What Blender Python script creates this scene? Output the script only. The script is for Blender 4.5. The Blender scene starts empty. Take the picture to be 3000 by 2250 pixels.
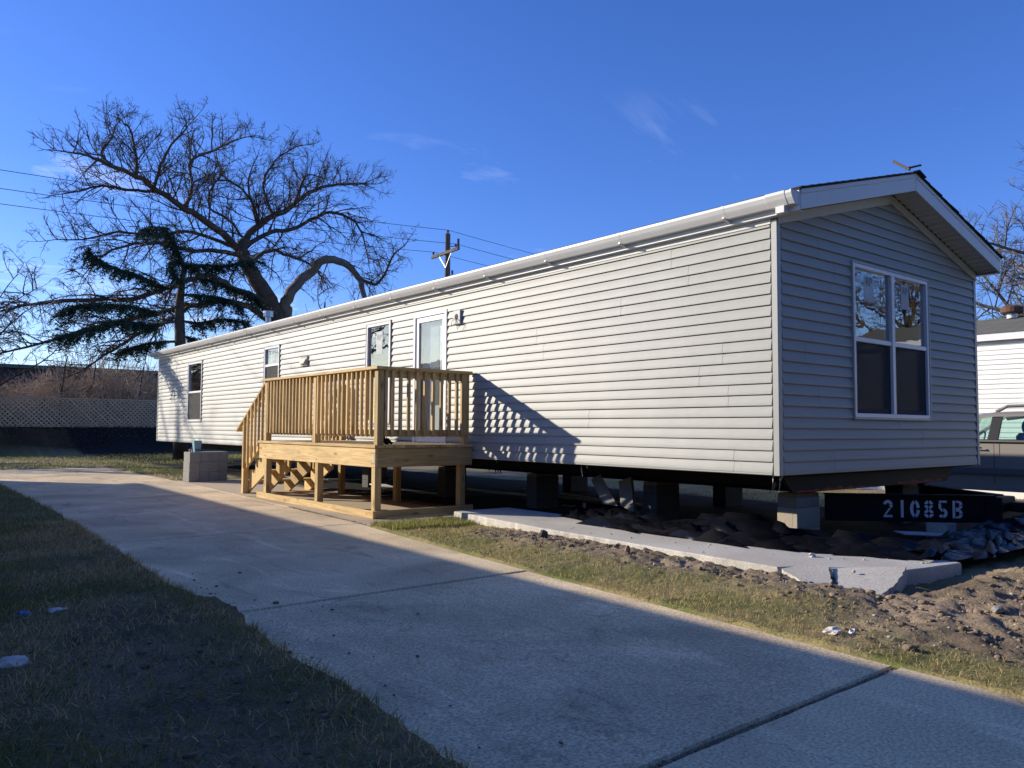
import bpy, bmesh, math, random
import numpy as np
from mathutils import Vector, Matrix
random.seed(7)
RNG = np.random.default_rng(7)
scene = bpy.context.scene
COL = scene.collection
rad = math.radians

# ------------------------------------------------------------------ camera
CAM = Vector((-6.3357, -4.0719, 1.1095))
_y, _p, _r = rad(38.7985), rad(3.21), rad(0.3524)
_fw = Vector((math.sin(_y)*math.cos(_p), math.cos(_y)*math.cos(_p), math.sin(_p)))
_rt = Vector((math.cos(_y), -math.sin(_y), 0)); _up = _rt.cross(_fw)
_rt2 = _rt*math.cos(_r)+_up*math.sin(_r); _up2 = _up*math.cos(_r)-_rt*math.sin(_r)
cd = bpy.data.cameras.new('camera'); cam = bpy.data.objects.new('camera', cd); COL.objects.link(cam)
cd.sensor_width = 36; cd.lens = 2336.456/3000*36; cd.clip_end = 3000; cd.clip_start = .05
M = Matrix((_rt2, _up2, -_fw)).transposed().to_4x4(); M.translation = CAM
cam.matrix_world = M
scene.camera = cam

# ------------------------------------------------------------------ light, sky, exposure
SUN_DIR = Vector((0.5516, -0.7652, -0.3321)).normalized()     # the way the light travels
SUN_EL = math.asin(-SUN_DIR.z); SUN_AZ = math.atan2(-SUN_DIR.x, -SUN_DIR.y)   # azimuth from +Y towards +X
w = bpy.data.worlds.new('World'); scene.world = w; w.use_nodes = True
nt = w.node_tree; nt.nodes.clear()
N = nt.nodes.new; LK = nt.links.new
out = N('ShaderNodeOutputWorld'); bg = N('ShaderNodeBackground'); LK(bg.outputs[0], out.inputs[0])
sky = N('ShaderNodeTexSky'); sky.sky_type = 'NISHITA'; sky.sun_disc = False
sky.sun_elevation = SUN_EL; sky.sun_rotation = SUN_AZ
sky.altitude = 250; sky.air_density = 1.0; sky.dust_density = .3; sky.ozone_density = 2.0
hsv = N('ShaderNodeHueSaturation'); hsv.inputs['Saturation'].default_value = 1.06; hsv.inputs['Value'].default_value = 1.0
tn = N('ShaderNodeMix'); tn.data_type = 'RGBA'; tn.blend_type = 'MULTIPLY'; tn.inputs['Factor'].default_value = 1; tn.inputs['B'].default_value = (.46, .59, 1.0, 1)
LK(sky.outputs[0], tn.inputs['A']); LK(tn.outputs['Result'], hsv.inputs['Color'])
bw_ = N('ShaderNodeRGBToBW'); LK(sky.outputs[0], bw_.inputs[0]); lr = N('ShaderNodeMapRange'); lr.inputs['From Min'].default_value = 3.6; lr.inputs['From Max'].default_value = 13; LK(bw_.outputs[0], lr.inputs['Value'])
tb = N('ShaderNodeMix'); tb.data_type = 'RGBA'; tb.inputs['A'].default_value = (.45, .57, 1.0, 1); tb.inputs['B'].default_value = (.92, .95, 1.0, 1); LK(lr.outputs[0], tb.inputs['Factor']); LK(tb.outputs['Result'], tn.inputs['B'])
# thin cirrus over the whole sky
tc = N('ShaderNodeTexCoord'); sp = N('ShaderNodeSeparateXYZ'); LK(tc.outputs['Generated'], sp.inputs[0])
zz = N('ShaderNodeMath'); zz.operation = 'ADD'; zz.inputs[1].default_value = .12; LK(sp.outputs['Z'], zz.inputs[0])
dv = N('ShaderNodeVectorMath'); dv.operation = 'DIVIDE'
cb = N('ShaderNodeCombineXYZ'); [LK(zz.outputs[0], cb.inputs[i]) for i in range(3)]
LK(tc.outputs['Generated'], dv.inputs[0]); LK(cb.outputs[0], dv.inputs[1])
mp = N('ShaderNodeMapping'); mp.inputs['Rotation'].default_value = (0, 0, rad(-38)); mp.inputs['Scale'].default_value = (.55, 1.25, 1); mp.inputs['Location'].default_value = (9.3, 3.9, 0)
LK(dv.outputs[0], mp.inputs[0])
n1 = N('ShaderNodeTexNoise'); n1.inputs['Scale'].default_value = 1.5; n1.inputs['Detail'].default_value = 9; n1.inputs['Roughness'].default_value = .62; n1.inputs['Distortion'].default_value = .6
LK(mp.outputs[0], n1.inputs['Vector'])
cr = N('ShaderNodeValToRGB'); cr.color_ramp.elements[0].position = .56; cr.color_ramp.elements[1].position = .82
LK(n1.outputs['Fac'], cr.inputs[0])
hz = N('ShaderNodeMapRange'); hz.inputs['From Min'].default_value = .40; hz.inputs['From Max'].default_value = .1; hz.inputs['To Min'].default_value = .0; hz.inputs['To Max'].default_value = .9
LK(sp.outputs['Z'], hz.inputs['Value'])
ml = N('ShaderNodeMath'); ml.operation = 'MULTIPLY'; LK(cr.outputs[0], ml.inputs[0]); LK(hz.outputs[0], ml.inputs[1])
mx = N('ShaderNodeMix'); mx.data_type = 'RGBA'; LK(ml.outputs[0], mx.inputs['Factor']); LK(hsv.outputs[0], mx.inputs['A']); mx.inputs['B'].default_value = (8.2, 8.6, 9.4, 1)
LK(mx.outputs['Result'], bg.inputs['Color'])
bg.inputs['Strength'].default_value = 0.104
sl = bpy.data.lights.new('sun', 'SUN'); sl.energy = 3.25; sl.angle = rad(.53); sl.color = (1.0, .90, .75)
so = bpy.data.objects.new('sun', sl); COL.objects.link(so); so.location = (-20, 30, 20); so.rotation_euler = SUN_DIR.to_track_quat('-Z', 'Y').to_euler()
vs = scene.view_settings; vs.view_transform = 'Standard'; vs.look = 'None'; vs.gamma = 1; vs.exposure = 1.0; vs.use_curve_mapping = False
cy = scene.cycles
cy.use_denoising = True
cy.max_bounces = 10; cy.diffuse_bounces = 4; cy.glossy_bounces = 4; cy.transparent_max_bounces = 16
cy.caustics_reflective = False; cy.caustics_refractive = False
cy.sample_clamp_indirect = 6

# ------------------------------------------------------------------ helpers
WL = {}                                    # world location of every object origin
def empty(name, loc, label, cat, group=None):
    o = bpy.data.objects.new(name, None); COL.objects.link(o); o.location = loc; o.empty_display_size = .2
    WL[o.name] = Vector(loc); tag(o, label, cat, group); return o
def tag(o, label=None, cat=None, group=None, kind=None):
    if label: o['label'] = label
    if cat: o['category'] = cat
    if group: o['group'] = group
    if kind: o['kind'] = kind
    return o
def link(name, me, loc, parent=None, mat=None):
    o = bpy.data.objects.new(name, me); COL.objects.link(o)
    loc = Vector(loc); WL[o.name] = loc
    if parent is not None:
        o.parent = parent; o.location = loc - WL[parent.name]
    else: o.location = loc
    if mat and len(me.materials) == 0: me.materials.append(mat)
    return o
def obj(name, V, F, mat, parent=None, smooth=False, bevel=0, origin=None):
    V = np.asarray(V, float)
    lo, hi = V.min(0), V.max(0)
    c = np.array([(lo[0]+hi[0])/2, (lo[1]+hi[1])/2, lo[2]]) if origin is None else np.array(origin)
    me = bpy.data.meshes.new(name); me.from_pydata((V-c).tolist(), [], [list(f) for f in F])
    if bevel or len(F) < 60:
        bm = bmesh.new(); bm.from_mesh(me); bmesh.ops.recalc_face_normals(bm, faces=bm.faces)
        ed = [] if not bevel else [e for e in bm.edges if e.is_manifold and e.calc_face_angle(0) > .5]
        if ed: bmesh.ops.bevel(bm, geom=ed, offset=bevel, segments=1, affect='EDGES', clamp_overlap=True)
        bm.to_mesh(me); bm.free()
    if smooth: me.polygons.foreach_set('use_smooth', [True]*len(me.polygons))
    me.update()
    return link(name, me, c, parent, mat)
BF = [(0,3,2,1),(4,5,6,7),(0,1,5,4),(1,2,6,5),(2,3,7,6),(3,0,4,7)]
def boxv(x0, x1, y0, y1, z0, z1):
    return [(x0,y0,z0),(x1,y0,z0),(x1,y1,z0),(x0,y1,z0),(x0,y0,z1),(x1,y0,z1),(x1,y1,z1),(x0,y1,z1)]
def box(name, x0, x1, y0, y1, z0, z1, mat, parent=None, bevel=0):
    return obj(name, boxv(x0,x1,y0,y1,z0,z1), BF, mat, parent, bevel=bevel)
class MB:
    def __init__(s): s.V = []; s.F = []
    def add(s, V, F):
        n = len(s.V); s.V += [tuple(v) for v in V]; s.F += [tuple(i+n for i in f) for f in F]
    def box(s, *a): s.add(boxv(*a), BF)
    def tube(s, P, R, k=6, cap=True):
        P = [Vector(p) for p in P]; n = len(s.V); m = len(P)
        ref = Vector((0, 0, 1)); prev = None
        for i, p in enumerate(P):
            t = (P[min(i+1, m-1)]-P[max(i-1, 0)])
            t = t.normalized() if t.length > 1e-9 else Vector((0, 0, 1))
            if prev is None:
                a = t.cross(ref if abs(t.z) < .9 else Vector((1, 0, 0))).normalized()
            else:
                a = (prev - t*prev.dot(t)); a = a.normalized() if a.length > 1e-6 else t.orthogonal().normalized()
            prev = a; b = t.cross(a); r = R[i] if hasattr(R, '__len__') else R
            for j in range(k):
                an = 2*math.pi*j/k; q = p + a*(r*math.cos(an)) + b*(r*math.sin(an)); s.V.append((q.x, q.y, q.z))
        for i in range(m-1):
            for j in range(k):
                j2 = (j+1) % k; s.F.append((n+i*k+j, n+i*k+j2, n+(i+1)*k+j2, n+(i+1)*k+j))
        if cap and k > 3:
            s.F.append(tuple(n+j for j in range(k))[::-1]); s.F.append(tuple(n+(m-1)*k+j for j in range(k)))
    def build(s, name, mat, parent=None, smooth=False, bevel=0, origin=None): return obj(name, s.V, s.F, mat, parent, smooth, bevel, origin)
_bc = {}
def board(name, a, b, wd, th, mat, parent, up=(0, 0, 1), bevel=.003):
    """a plank from a to b (centre line); th along up, wd across"""
    a, b = Vector(a), Vector(b); L = (b-a).length
    X = (b-a).normalized(); Z = Vector(up); Z = (Z - X*Z.dot(X)).normalized(); Y = Z.cross(X)
    key = (round(L, 4), wd, th, bevel, mat.name)
    if key not in _bc:
        me = bpy.data.meshes.new(name); me.from_pydata(boxv(-L/2, L/2, -wd/2, wd/2, -th/2, th/2), [], BF)
        bm = bmesh.new(); bm.from_mesh(me)
        if bevel: bmesh.ops.bevel(bm, geom=list(bm.edges), offset=bevel, segments=1, affect='EDGES')
        bm.to_mesh(me); bm.free(); me.materials.append(mat); _bc[key] = me
    o = link(name, _bc[key], (a+b)/2, parent)
    o.rotation_euler = Matrix((X, Y, Z)).transposed().to_euler()
    return o
def npmesh(name, V, T, mat, parent=None, colors=None, kind=None, smooth=False):
    """triangles/quads from numpy arrays, in world coordinates"""
    me = bpy.data.meshes.new(name); k = T.shape[1]
    me.vertices.add(len(V)); me.vertices.foreach_set('co', V.astype(np.float32).ravel())
    me.loops.add(T.size); me.loops.foreach_set('vertex_index', T.astype(np.int32).ravel())
    me.polygons.add(len(T)); me.polygons.foreach_set('loop_start', np.arange(0, T.size, k, dtype=np.int32))
    if smooth: me.polygons.foreach_set('use_smooth', np.ones(len(T), bool))
    me.update(calc_edges=True)
    if colors is not None:
        at = me.color_attributes.new('tint', 'FLOAT_COLOR', 'POINT')
        c4 = np.ones((len(V), 4), np.float32); c4[:, :3] = colors; at.data.foreach_set('color', c4.ravel())
    o = link(name, me, (0, 0, 0), parent, mat)
    if kind: o['kind'] = kind
    return o

def vnoise(x, y, s=0):
    xi = np.floor(x).astype(np.int64); yi = np.floor(y).astype(np.int64); fx = x-xi; fy = y-yi
    fx = fx*fx*(3-2*fx); fy = fy*fy*(3-2*fy)
    def h(a, b):
        n = (a*374761393 + b*668265263 + s*1442695041) & 0x7fffffff
        n = (n ^ (n >> 13))*1274126177 & 0x7fffffff
        return ((n ^ (n >> 16)) & 0xffff)/65535.
    return (h(xi,yi)*(1-fx)+h(xi+1,yi)*fx)*(1-fy)+(h(xi,yi+1)*(1-fx)+h(xi+1,yi+1)*fx)*fy
def fbm(x, y, s=0, o=4, g=.5):
    x = np.asarray(x, float); y = np.asarray(y, float); t = 0; a = 1; n = 0
    for i in range(o):
        t = t+a*vnoise(x*2**i+i*17.3, y*2**i-i*9.1, s+i); n += a; a *= g
    return t/n
def sst(a, b, x):
    t = np.clip((x-a)/(b-a), 0, 1); return t*t*(3-2*t)

# ------------------------------------------------------------------ materials
def mat(name, col=(.5,.5,.5), rough=.6, spec=.4, metal=0, var=0, vscale=3, bump=0, bscale=40, randobj=0, coat=0):
    m = bpy.data.materials.new(name); m.use_nodes = True; t = m.node_tree; b = t.nodes['Principled BSDF']
    b.inputs['Base Color'].default_value = (*col, 1); b.inputs['Roughness'].default_value = rough
    b.inputs['Specular IOR Level'].default_value = spec; b.inputs['Metallic'].default_value = metal; b.inputs['Coat Weight'].default_value = coat
    tc = t.nodes.new('ShaderNodeTexCoord')
    src = None
    if var or randobj:
        n = t.nodes.new('ShaderNodeTexNoise'); n.inputs['Scale'].default_value = vscale; n.inputs['Detail'].default_value = 6; n.inputs['Roughness'].default_value = .6
        t.links.new(tc.outputs['Object'], n.inputs['Vector'])
        mr = t.nodes.new('ShaderNodeMapRange'); mr.inputs['To Min'].default_value = 1-var; mr.inputs['To Max'].default_value = 1+var; mr.inputs['From Min'].default_value = .25; mr.inputs['From Max'].default_value = .75
        t.links.new(n.outputs['Fac'], mr.inputs['Value'])
        val = mr.outputs[0]
        if randobj:
            oi = t.nodes.new('ShaderNodeObjectInfo'); r2 = t.nodes.new('ShaderNodeMapRange'); r2.inputs['To Min'].default_value = 1-randobj; r2.inputs['To Max'].default_value = 1+randobj
            t.links.new(oi.outputs['Random'], r2.inputs['Value'])
            mm = t.nodes.new('ShaderNodeMath'); mm.operation = 'MULTIPLY'; t.links.new(val, mm.inputs[0]); t.links.new(r2.outputs[0], mm.inputs[1]); val = mm.outputs[0]
        vm = t.nodes.new('ShaderNodeVectorMath'); vm.operation = 'SCALE'; vm.inputs[0].default_value = col; t.links.new(val, vm.inputs['Scale'])
        t.links.new(vm.outputs[0], b.inputs['Base Color'])
    if bump:
        n2 = t.nodes.new('ShaderNodeTexNoise'); n2.inputs['Scale'].default_value = bscale; n2.inputs['Detail'].default_value = 5
        t.links.new(tc.outputs['Object'], n2.inputs['Vector'])
        bp = t.nodes.new('ShaderNodeBump'); bp.inputs['Strength'].default_value = bump; bp.inputs['Distance'].default_value = .01
        t.links.new(n2.outputs['Fac'], bp.inputs['Height']); t.links.new(bp.outputs[0], b.inputs['Normal'])
    return m
def wood(name, c1, c2, rough=.75, knots=True):
    m = bpy.data.materials.new(name); m.use_nodes = True; t = m.node_tree; b = t.nodes['Principled BSDF']; n = t.nodes.new; l = t.links.new
    tc = n('ShaderNodeTexCoord'); oi = n('ShaderNodeObjectInfo')
    ad = n('ShaderNodeVectorMath'); ad.operation = 'ADD'; cm = n('ShaderNodeCombineXYZ')
    sc = n('ShaderNodeMath'); sc.operation = 'MULTIPLY'; sc.inputs[1].default_value = 37.; l(oi.outputs['Random'], sc.inputs[0])
    [l(sc.outputs[0], cm.inputs[i]) for i in range(3)]
    l(tc.outputs['Object'], ad.inputs[0]); l(cm.outputs[0], ad.inputs[1])
    mp = n('ShaderNodeMapping'); mp.inputs['Scale'].default_value = (.9, 16, 16); l(ad.outputs[0], mp.inputs[0])
    g = n('ShaderNodeTexNoise'); g.inputs['Scale'].default_value = 2.2; g.inputs['Detail'].default_value = 6; g.inputs['Distortion'].default_value = 1.1; l(mp.outputs[0], g.inputs['Vector'])
    r = n('ShaderNodeValToRGB'); r.color_ramp.elements[0].position = .32; r.color_ramp.elements[1].position = .66
    r.color_ramp.elements[0].color = (*c1, 1); r.color_ramp.elements[1].color = (*c2, 1); l(g.outputs['Fac'], r.inputs[0])
    col = r.outputs[0]
    if knots:
        mp2 = n('ShaderNodeMapping'); mp2.inputs['Scale'].default_value = (2.6, 7, 7); l(ad.outputs[0], mp2.inputs[0])
        v = n('ShaderNodeTexVoronoi'); v.inputs['Scale'].default_value = 1.0; l(mp2.outputs[0], v.inputs['Vector'])
        kr = n('ShaderNodeValToRGB'); kr.color_ramp.elements[0].position = .06; kr.color_ramp.elements[1].position = .2; kr.color_ramp.elements[0].color = (.35,.25,.18,1); kr.color_ramp.elements[1].color = (1,1,1,1)
        l(v.outputs['Distance'], kr.inputs[0])
        mu = n('ShaderNodeMix'); mu.data_type = 'RGBA'; mu.blend_type = 'MULTIPLY'; mu.inputs['Factor'].default_value = .7; l(col, mu.inputs['A']); l(kr.outputs[0], mu.inputs['B']); col = mu.outputs['Result']
    mr = n('ShaderNodeMapRange'); mr.inputs['To Min'].default_value = .70; mr.inputs['To Max'].default_value = 1.18; l(oi.outputs['Random'], mr.inputs['Value'])
    vm = n('ShaderNodeVectorMath'); vm.operation = 'SCALE'; l(col, vm.inputs[0]); l(mr.outputs[0], vm.inputs['Scale'])
    l(vm.outputs[0], b.inputs['Base Color']); b.inputs['Roughness'].default_value = rough; b.inputs['Specular IOR Level'].default_value = .25
    bp = n('ShaderNodeBump'); bp.inputs['Strength'].default_value = .25; bp.inputs['Distance'].default_value = .004; l(g.outputs['Fac'], bp.inputs['Height']); l(bp.outputs[0], b.inputs['Normal'])
    return m
def concrete(name, col, speck=.35, stain=.25, broom=False, rough=.9, wear=False):
    m = bpy.data.materials.new(name); m.use_nodes = True; t = m.node_tree; b = t.nodes['Principled BSDF']; n = t.nodes.new; l = t.links.new
    ge = n('ShaderNodeNewGeometry'); P = ge.outputs['Position']
    a = n('ShaderNodeTexNoise'); a.inputs['Scale'].default_value = .9; a.inputs['Detail'].default_value = 7; a.inputs['Roughness'].default_value = .6; a.inputs['Distortion'].default_value = .5; l(P, a.inputs['Vector'])
    ma = n('ShaderNodeMapRange'); ma.inputs['From Min'].default_value = .3; ma.inputs['From Max'].default_value = .7; ma.inputs['To Min'].default_value = 1-stain; ma.inputs['To Max'].default_value = 1+stain; l(a.outputs['Fac'], ma.inputs['Value'])
    f = n('ShaderNodeTexNoise'); f.inputs['Scale'].default_value = 70; f.inputs['Detail'].default_value = 4; f.inputs['Roughness'].default_value = .75; l(P, f.inputs['Vector'])
    mf = n('ShaderNodeMapRange'); mf.inputs['From Min'].default_value = .35; mf.inputs['From Max'].default_value = .65; mf.inputs['To Min'].default_value = 1-speck; mf.inputs['To Max'].default_value = 1+speck; l(f.outputs['Fac'], mf.inputs['Value'])
    mu = n('ShaderNodeMath'); mu.operation = 'MULTIPLY'; l(ma.outputs[0], mu.inputs[0]); l(mf.outputs[0], mu.inputs[1])
    vo = n('ShaderNodeTexVoronoi'); vo.inputs['Scale'].default_value = 26; vo.inputs['Randomness'].default_value = 1; l(P, vo.inputs['Vector'])
    vr = n('ShaderNodeMapRange'); vr.inputs['From Min'].default_value = .05; vr.inputs['From Max'].default_value = .16; vr.inputs['To Min'].default_value = .72; vr.inputs['To Max'].default_value = 1; l(vo.outputs['Distance'], vr.inputs['Value'])
    m2 = n('ShaderNodeMath'); m2.operation = 'MULTIPLY'; l(mu.outputs[0], m2.inputs[0]); l(vr.outputs[0], m2.inputs[1])
    # warm/cool drift
    c2 = n('ShaderNodeTexNoise'); c2.inputs['Scale'].default_value = .45; c2.inputs['Detail'].default_value = 3; l(P, c2.inputs['Vector'])
    mc = n('ShaderNodeMix'); mc.data_type = 'RGBA'; mc.inputs['A'].default_value = (col[0]*1.08, col[1], col[2]*.9, 1); mc.inputs['B'].default_value = (col[0]*.94, col[1], col[2]*1.07, 1); l(c2.outputs['Fac'], mc.inputs['Factor'])
    vm = n('ShaderNodeVectorMath'); vm.operation = 'SCALE'; l(mc.outputs['Result'], vm.inputs[0]); l(m2.outputs[0], vm.inputs['Scale'])
    l(vm.outputs[0], b.inputs['Base Color']); b.inputs['Roughness'].default_value = rough; b.inputs['Specular IOR Level'].default_value = .3
    if wear:
        mw = n('ShaderNodeMapping'); mw.inputs['Scale'].default_value = (2.2, .5, 1); mw.inputs['Rotation'].default_value = (0, 0, rad(-12)); l(P, mw.inputs[0])
        sw_ = n('ShaderNodeTexNoise'); sw_.inputs['Scale'].default_value = 1.3; sw_.inputs['Detail'].default_value = 9; sw_.inputs['Roughness'].default_value = .68; sw_.inputs['Distortion'].default_value = 1.2; l(mw.outputs[0], sw_.inputs['Vector'])
        sr = n('ShaderNodeMapRange'); sr.inputs['From Min'].default_value = .56; sr.inputs['From Max'].default_value = .72; sr.inputs['To Min'].default_value = 1; sr.inputs['To Max'].default_value = 1.35; l(sw_.outputs['Fac'], sr.inputs['Value'])
        dr = n('ShaderNodeMapRange'); dr.inputs['From Min'].default_value = .30; dr.inputs['From Max'].default_value = .44; dr.inputs['To Min'].default_value = .62; dr.inputs['To Max'].default_value = 1; l(sw_.outputs['Fac'], dr.inputs['Value'])
        vc = n('ShaderNodeTexVoronoi'); vc.feature = 'DISTANCE_TO_EDGE'; vc.inputs['Scale'].default_value = .42
        wn = n('ShaderNodeTexNoise'); wn.inputs['Scale'].default_value = 2.5; wn.inputs['Detail'].default_value = 6; l(P, wn.inputs['Vector']); wa = n('ShaderNodeVectorMath'); wa.operation = 'MULTIPLY_ADD'; wa.inputs[1].default_value = (.5, .5, .5); l(wn.outputs['Color'], wa.inputs[0]); l(P, wa.inputs[2]); l(wa.outputs[0], vc.inputs['Vector'])
        ck = n('ShaderNodeMapRange'); ck.inputs['From Min'].default_value = .0008; ck.inputs['From Max'].default_value = .0030; ck.inputs['To Min'].default_value = .80; ck.inputs['To Max'].default_value = 1; l(vc.outputs['Distance'], ck.inputs['Value'])
        pr_ = vm.outputs[0]
        for q_ in (sr, dr, ck):
            vs_ = n('ShaderNodeVectorMath'); vs_.operation = 'SCALE'; l(pr_, vs_.inputs[0]); l(q_.outputs[0], vs_.inputs['Scale']); pr_ = vs_.outputs[0]
        l(pr_, b.inputs['Base Color'])
    h = f.outputs['Fac']
    if broom:
        mp = n('ShaderNodeMapping'); mp.inputs['Scale'].default_value = (3, 130, 3); mp.inputs['Rotation'].default_value = (0, 0, rad(4)); l(P, mp.inputs[0])
        br = n('ShaderNodeTexNoise'); br.inputs['Scale'].default_value = 1; br.inputs['Detail'].default_value = 3; l(mp.outputs[0], br.inputs['Vector'])
        ad = n('ShaderNodeMath'); ad.operation = 'ADD'; l(br.outputs['Fac'], ad.inputs[0]); l(f.outputs['Fac'], ad.inputs[1]); h = ad.outputs[0]
    bp = n('ShaderNodeBump'); bp.inputs['Strength'].default_value = .5; bp.inputs['Distance'].default_value = .004; l(h, bp.inputs['Height']); l(bp.outputs[0], b.inputs['Normal'])
    return m
def tinted(name, rough=.9, noise=.35, scale=60, trans=0):
    """colour from the vertex attribute, broken up by fine noise"""
    m = bpy.data.materials.new(name); m.use_nodes = True; t = m.node_tree; b = t.nodes['Principled BSDF']; n = t.nodes.new; l = t.links.new
    at = n('ShaderNodeAttribute'); at.attribute_name = 'tint'; ge = n('ShaderNodeNewGeometry')
    f = n('ShaderNodeTexNoise'); f.inputs['Scale'].default_value = scale; f.inputs['Detail'].default_value = 5; f.inputs['Roughness'].default_value = .7; l(ge.outputs['Position'], f.inputs['Vector'])
    mr = n('ShaderNodeMapRange'); mr.inputs['From Min'].default_value = .3; mr.inputs['From Max'].default_value = .7; mr.inputs['To Min'].default_value = 1-noise; mr.inputs['To Max'].default_value = 1+noise; l(f.outputs['Fac'], mr.inputs['Value'])
    vm = n('ShaderNodeVectorMath'); vm.operation = 'SCALE'; l(at.outputs['Color'], vm.inputs[0]); l(mr.outputs[0], vm.inputs['Scale'])
    l(vm.outputs[0], b.inputs['Base Color']); b.inputs['Roughness'].default_value = rough; b.inputs['Specular IOR Level'].default_value = .15
    bp = n('ShaderNodeBump'); bp.inputs['Strength'].default_value = .6; bp.inputs['Distance'].default_value = .022; l(f.outputs['Fac'], bp.inputs['Height'])
    if noise: l(bp.outputs[0], b.inputs['Normal'])
    if trans:
        tl = n('ShaderNodeBsdfTranslucent'); mx = n('ShaderNodeMixShader'); mx.inputs[0].default_value = trans
        l(vm.outputs[0], tl.inputs[0]); l(b.outputs[0], mx.inputs[1]); l(tl.outputs[0], mx.inputs[2]); l(mx.outputs[0], t.nodes['Material Output'].inputs[0])
    return m
def glass(name, tint=(1,1,1), ior=1.6, boost=1.0, warp=.02):
    m = bpy.data.materials.new(name); m.use_nodes = True; t = m.node_tree; t.nodes.clear(); n = t.nodes.new; l = t.links.new
    o = n('ShaderNodeOutputMaterial'); mx = n('ShaderNodeMixShader'); fr = n('ShaderNodeLayerWeight'); fr.inputs['Blend'].default_value = .5
    tr = n('ShaderNodeBsdfTransparent'); tr.inputs[0].default_value = (*tint, 1); gl = n('ShaderNodeBsdfGlossy'); gl.inputs['Roughness'].default_value = .0
    f0 = ((ior-1)/(ior+1))**2*boost; pw = n('ShaderNodeMath'); pw.operation = 'POWER'; pw.inputs[1].default_value = 3.4; l(fr.outputs['Facing'], pw.inputs[0])
    mu = n('ShaderNodeMath'); mu.operation = 'MULTIPLY_ADD'; mu.use_clamp = True; mu.inputs[1].default_value = 1-f0; mu.inputs[2].default_value = f0; l(pw.outputs[0], mu.inputs[0])
    tc = n('ShaderNodeTexCoord'); nz = n('ShaderNodeTexNoise'); nz.inputs['Scale'].default_value = 3.5; l(tc.outputs['Object'], nz.inputs['Vector'])
    bp = n('ShaderNodeBump'); bp.inputs['Strength'].default_value = warp; bp.inputs['Distance'].default_value = .05; l(nz.outputs['Fac'], bp.inputs['Height']); l(bp.outputs[0], gl.inputs['Normal'])
    l(mu.outputs[0], mx.inputs[0]); l(tr.outputs[0], mx.inputs[1]); l(gl.outputs[0], mx.inputs[2]); l(mx.outputs[0], o.inputs[0])
    return m
def siding_mat(name, col, rough=.5, grain=.09):
    m = bpy.data.materials.new(name); m.use_nodes = True; t = m.node_tree; b = t.nodes['Principled BSDF']; n = t.nodes.new; l = t.links.new
    ge = n('ShaderNodeNewGeometry'); mp = n('ShaderNodeMapping'); mp.inputs['Scale'].default_value = (2.5, 2.5, 60); l(ge.outputs['Position'], mp.inputs[0])
    f = n('ShaderNodeTexNoise'); f.inputs['Scale'].default_value = 2; f.inputs['Detail'].default_value = 5; f.inputs['Distortion'].default_value = .4; l(mp.outputs[0], f.inputs['Vector'])
    a = n('ShaderNodeTexNoise'); a.inputs['Scale'].default_value = .8; a.inputs['Detail'].default_value = 4; l(ge.outputs['Position'], a.inputs['Vector'])
    ad = n('ShaderNodeMath'); ad.operation = 'ADD'; l(f.outputs['Fac'], ad.inputs[0]); l(a.outputs['Fac'], ad.inputs[1])
    mr = n('ShaderNodeMapRange'); mr.inputs['From Min'].default_value = .6; mr.inputs['From Max'].default_value = 1.4; mr.inputs['To Min'].default_value = 1-grain; mr.inputs['To Max'].default_value = 1+grain; l(ad.outputs[0], mr.inputs['Value'])
    vm = n('ShaderNodeVectorMath'); vm.operation = 'SCALE'; vm.inputs[0].default_value = col; l(mr.outputs[0], vm.inputs['Scale'])
    l(vm.outputs[0], b.inputs['Base Color']); b.inputs['Roughness'].default_value = rough; b.inputs['Specular IOR Level'].default_value = .28
    bp = n('ShaderNodeBump'); bp.inputs['Strength'].default_value = .12; bp.inputs['Distance'].default_value = .004; l(f.outputs['Fac'], bp.inputs['Height'])
    b2 = n('ShaderNodeBump'); b2.inputs['Strength'].default_value = .22; b2.inputs['Distance'].default_value = .06; l(a.outputs['Fac'], b2.inputs['Height']); l(b2.outputs[0], bp.inputs['Normal']); l(bp.outputs[0], b.inputs['Normal'])
    return m

M_SIDING = siding_mat('vinyl_siding_grey', (.335, .34, .312))
M_SIDINGW = siding_mat('vinyl_siding_white', (.80, .80, .77))
M_TRIM = mat('vinyl_trim_grey', (.37, .37, .345), .4, var=.04)
M_WHITE = mat('white_vinyl', (.78, .78, .77), .35, var=.04)
M_ALU = mat('white_aluminium', (.64, .635, .60), .4, var=.06, vscale=2)
M_SOFFIT = mat('soffit_vinyl', (.58, .56, .50), .5, var=.05)
M_SHINGLE = mat('asphalt_shingle', (.045, .045, .048), .95, var=.4, vscale=30, bump=.5, bscale=150, randobj=.2)
M_SHINGLE2 = mat('weathered_shingle', (.13, .13, .115), .95, var=.3, vscale=20, bump=.5, bscale=120, randobj=.15)
M_BLACK = mat('black_steel', (.007, .0075, .010), .6, .18, var=.3)
M_BELLY = mat('black_belly_board', (.008, .008, .009), .8, .1, var=.3)
M_RED = mat('red_paint', (.30, .03, .04), .7, var=.4, vscale=14)
M_INT = mat('interior_wall', (.42, .40, .37), .8)
M_INTW = mat('interior_white', (.75, .74, .71), .6)
M_GLASS = glass('window_glass', (.92, .95, .95), 1.62, 1.7)
M_GLASSC = glass('car_glass', (.86, .95, .91), 1.5, 1.0, .0)
M_SCREEN = mat('insect_screen', (.03, .03, .035), .8)
_t = M_SCREEN.node_tree; _b = _t.nodes['Principled BSDF']; _b.inputs['Alpha'].default_value = .62
M_STICK = mat('paper_sticker', (.72, .73, .72), .7)
M_STICKT = mat('sticker_film', (.70, .73, .74), .5); M_STICKT.node_tree.nodes['Principled BSDF'].inputs['Alpha'].default_value = .45
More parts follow.
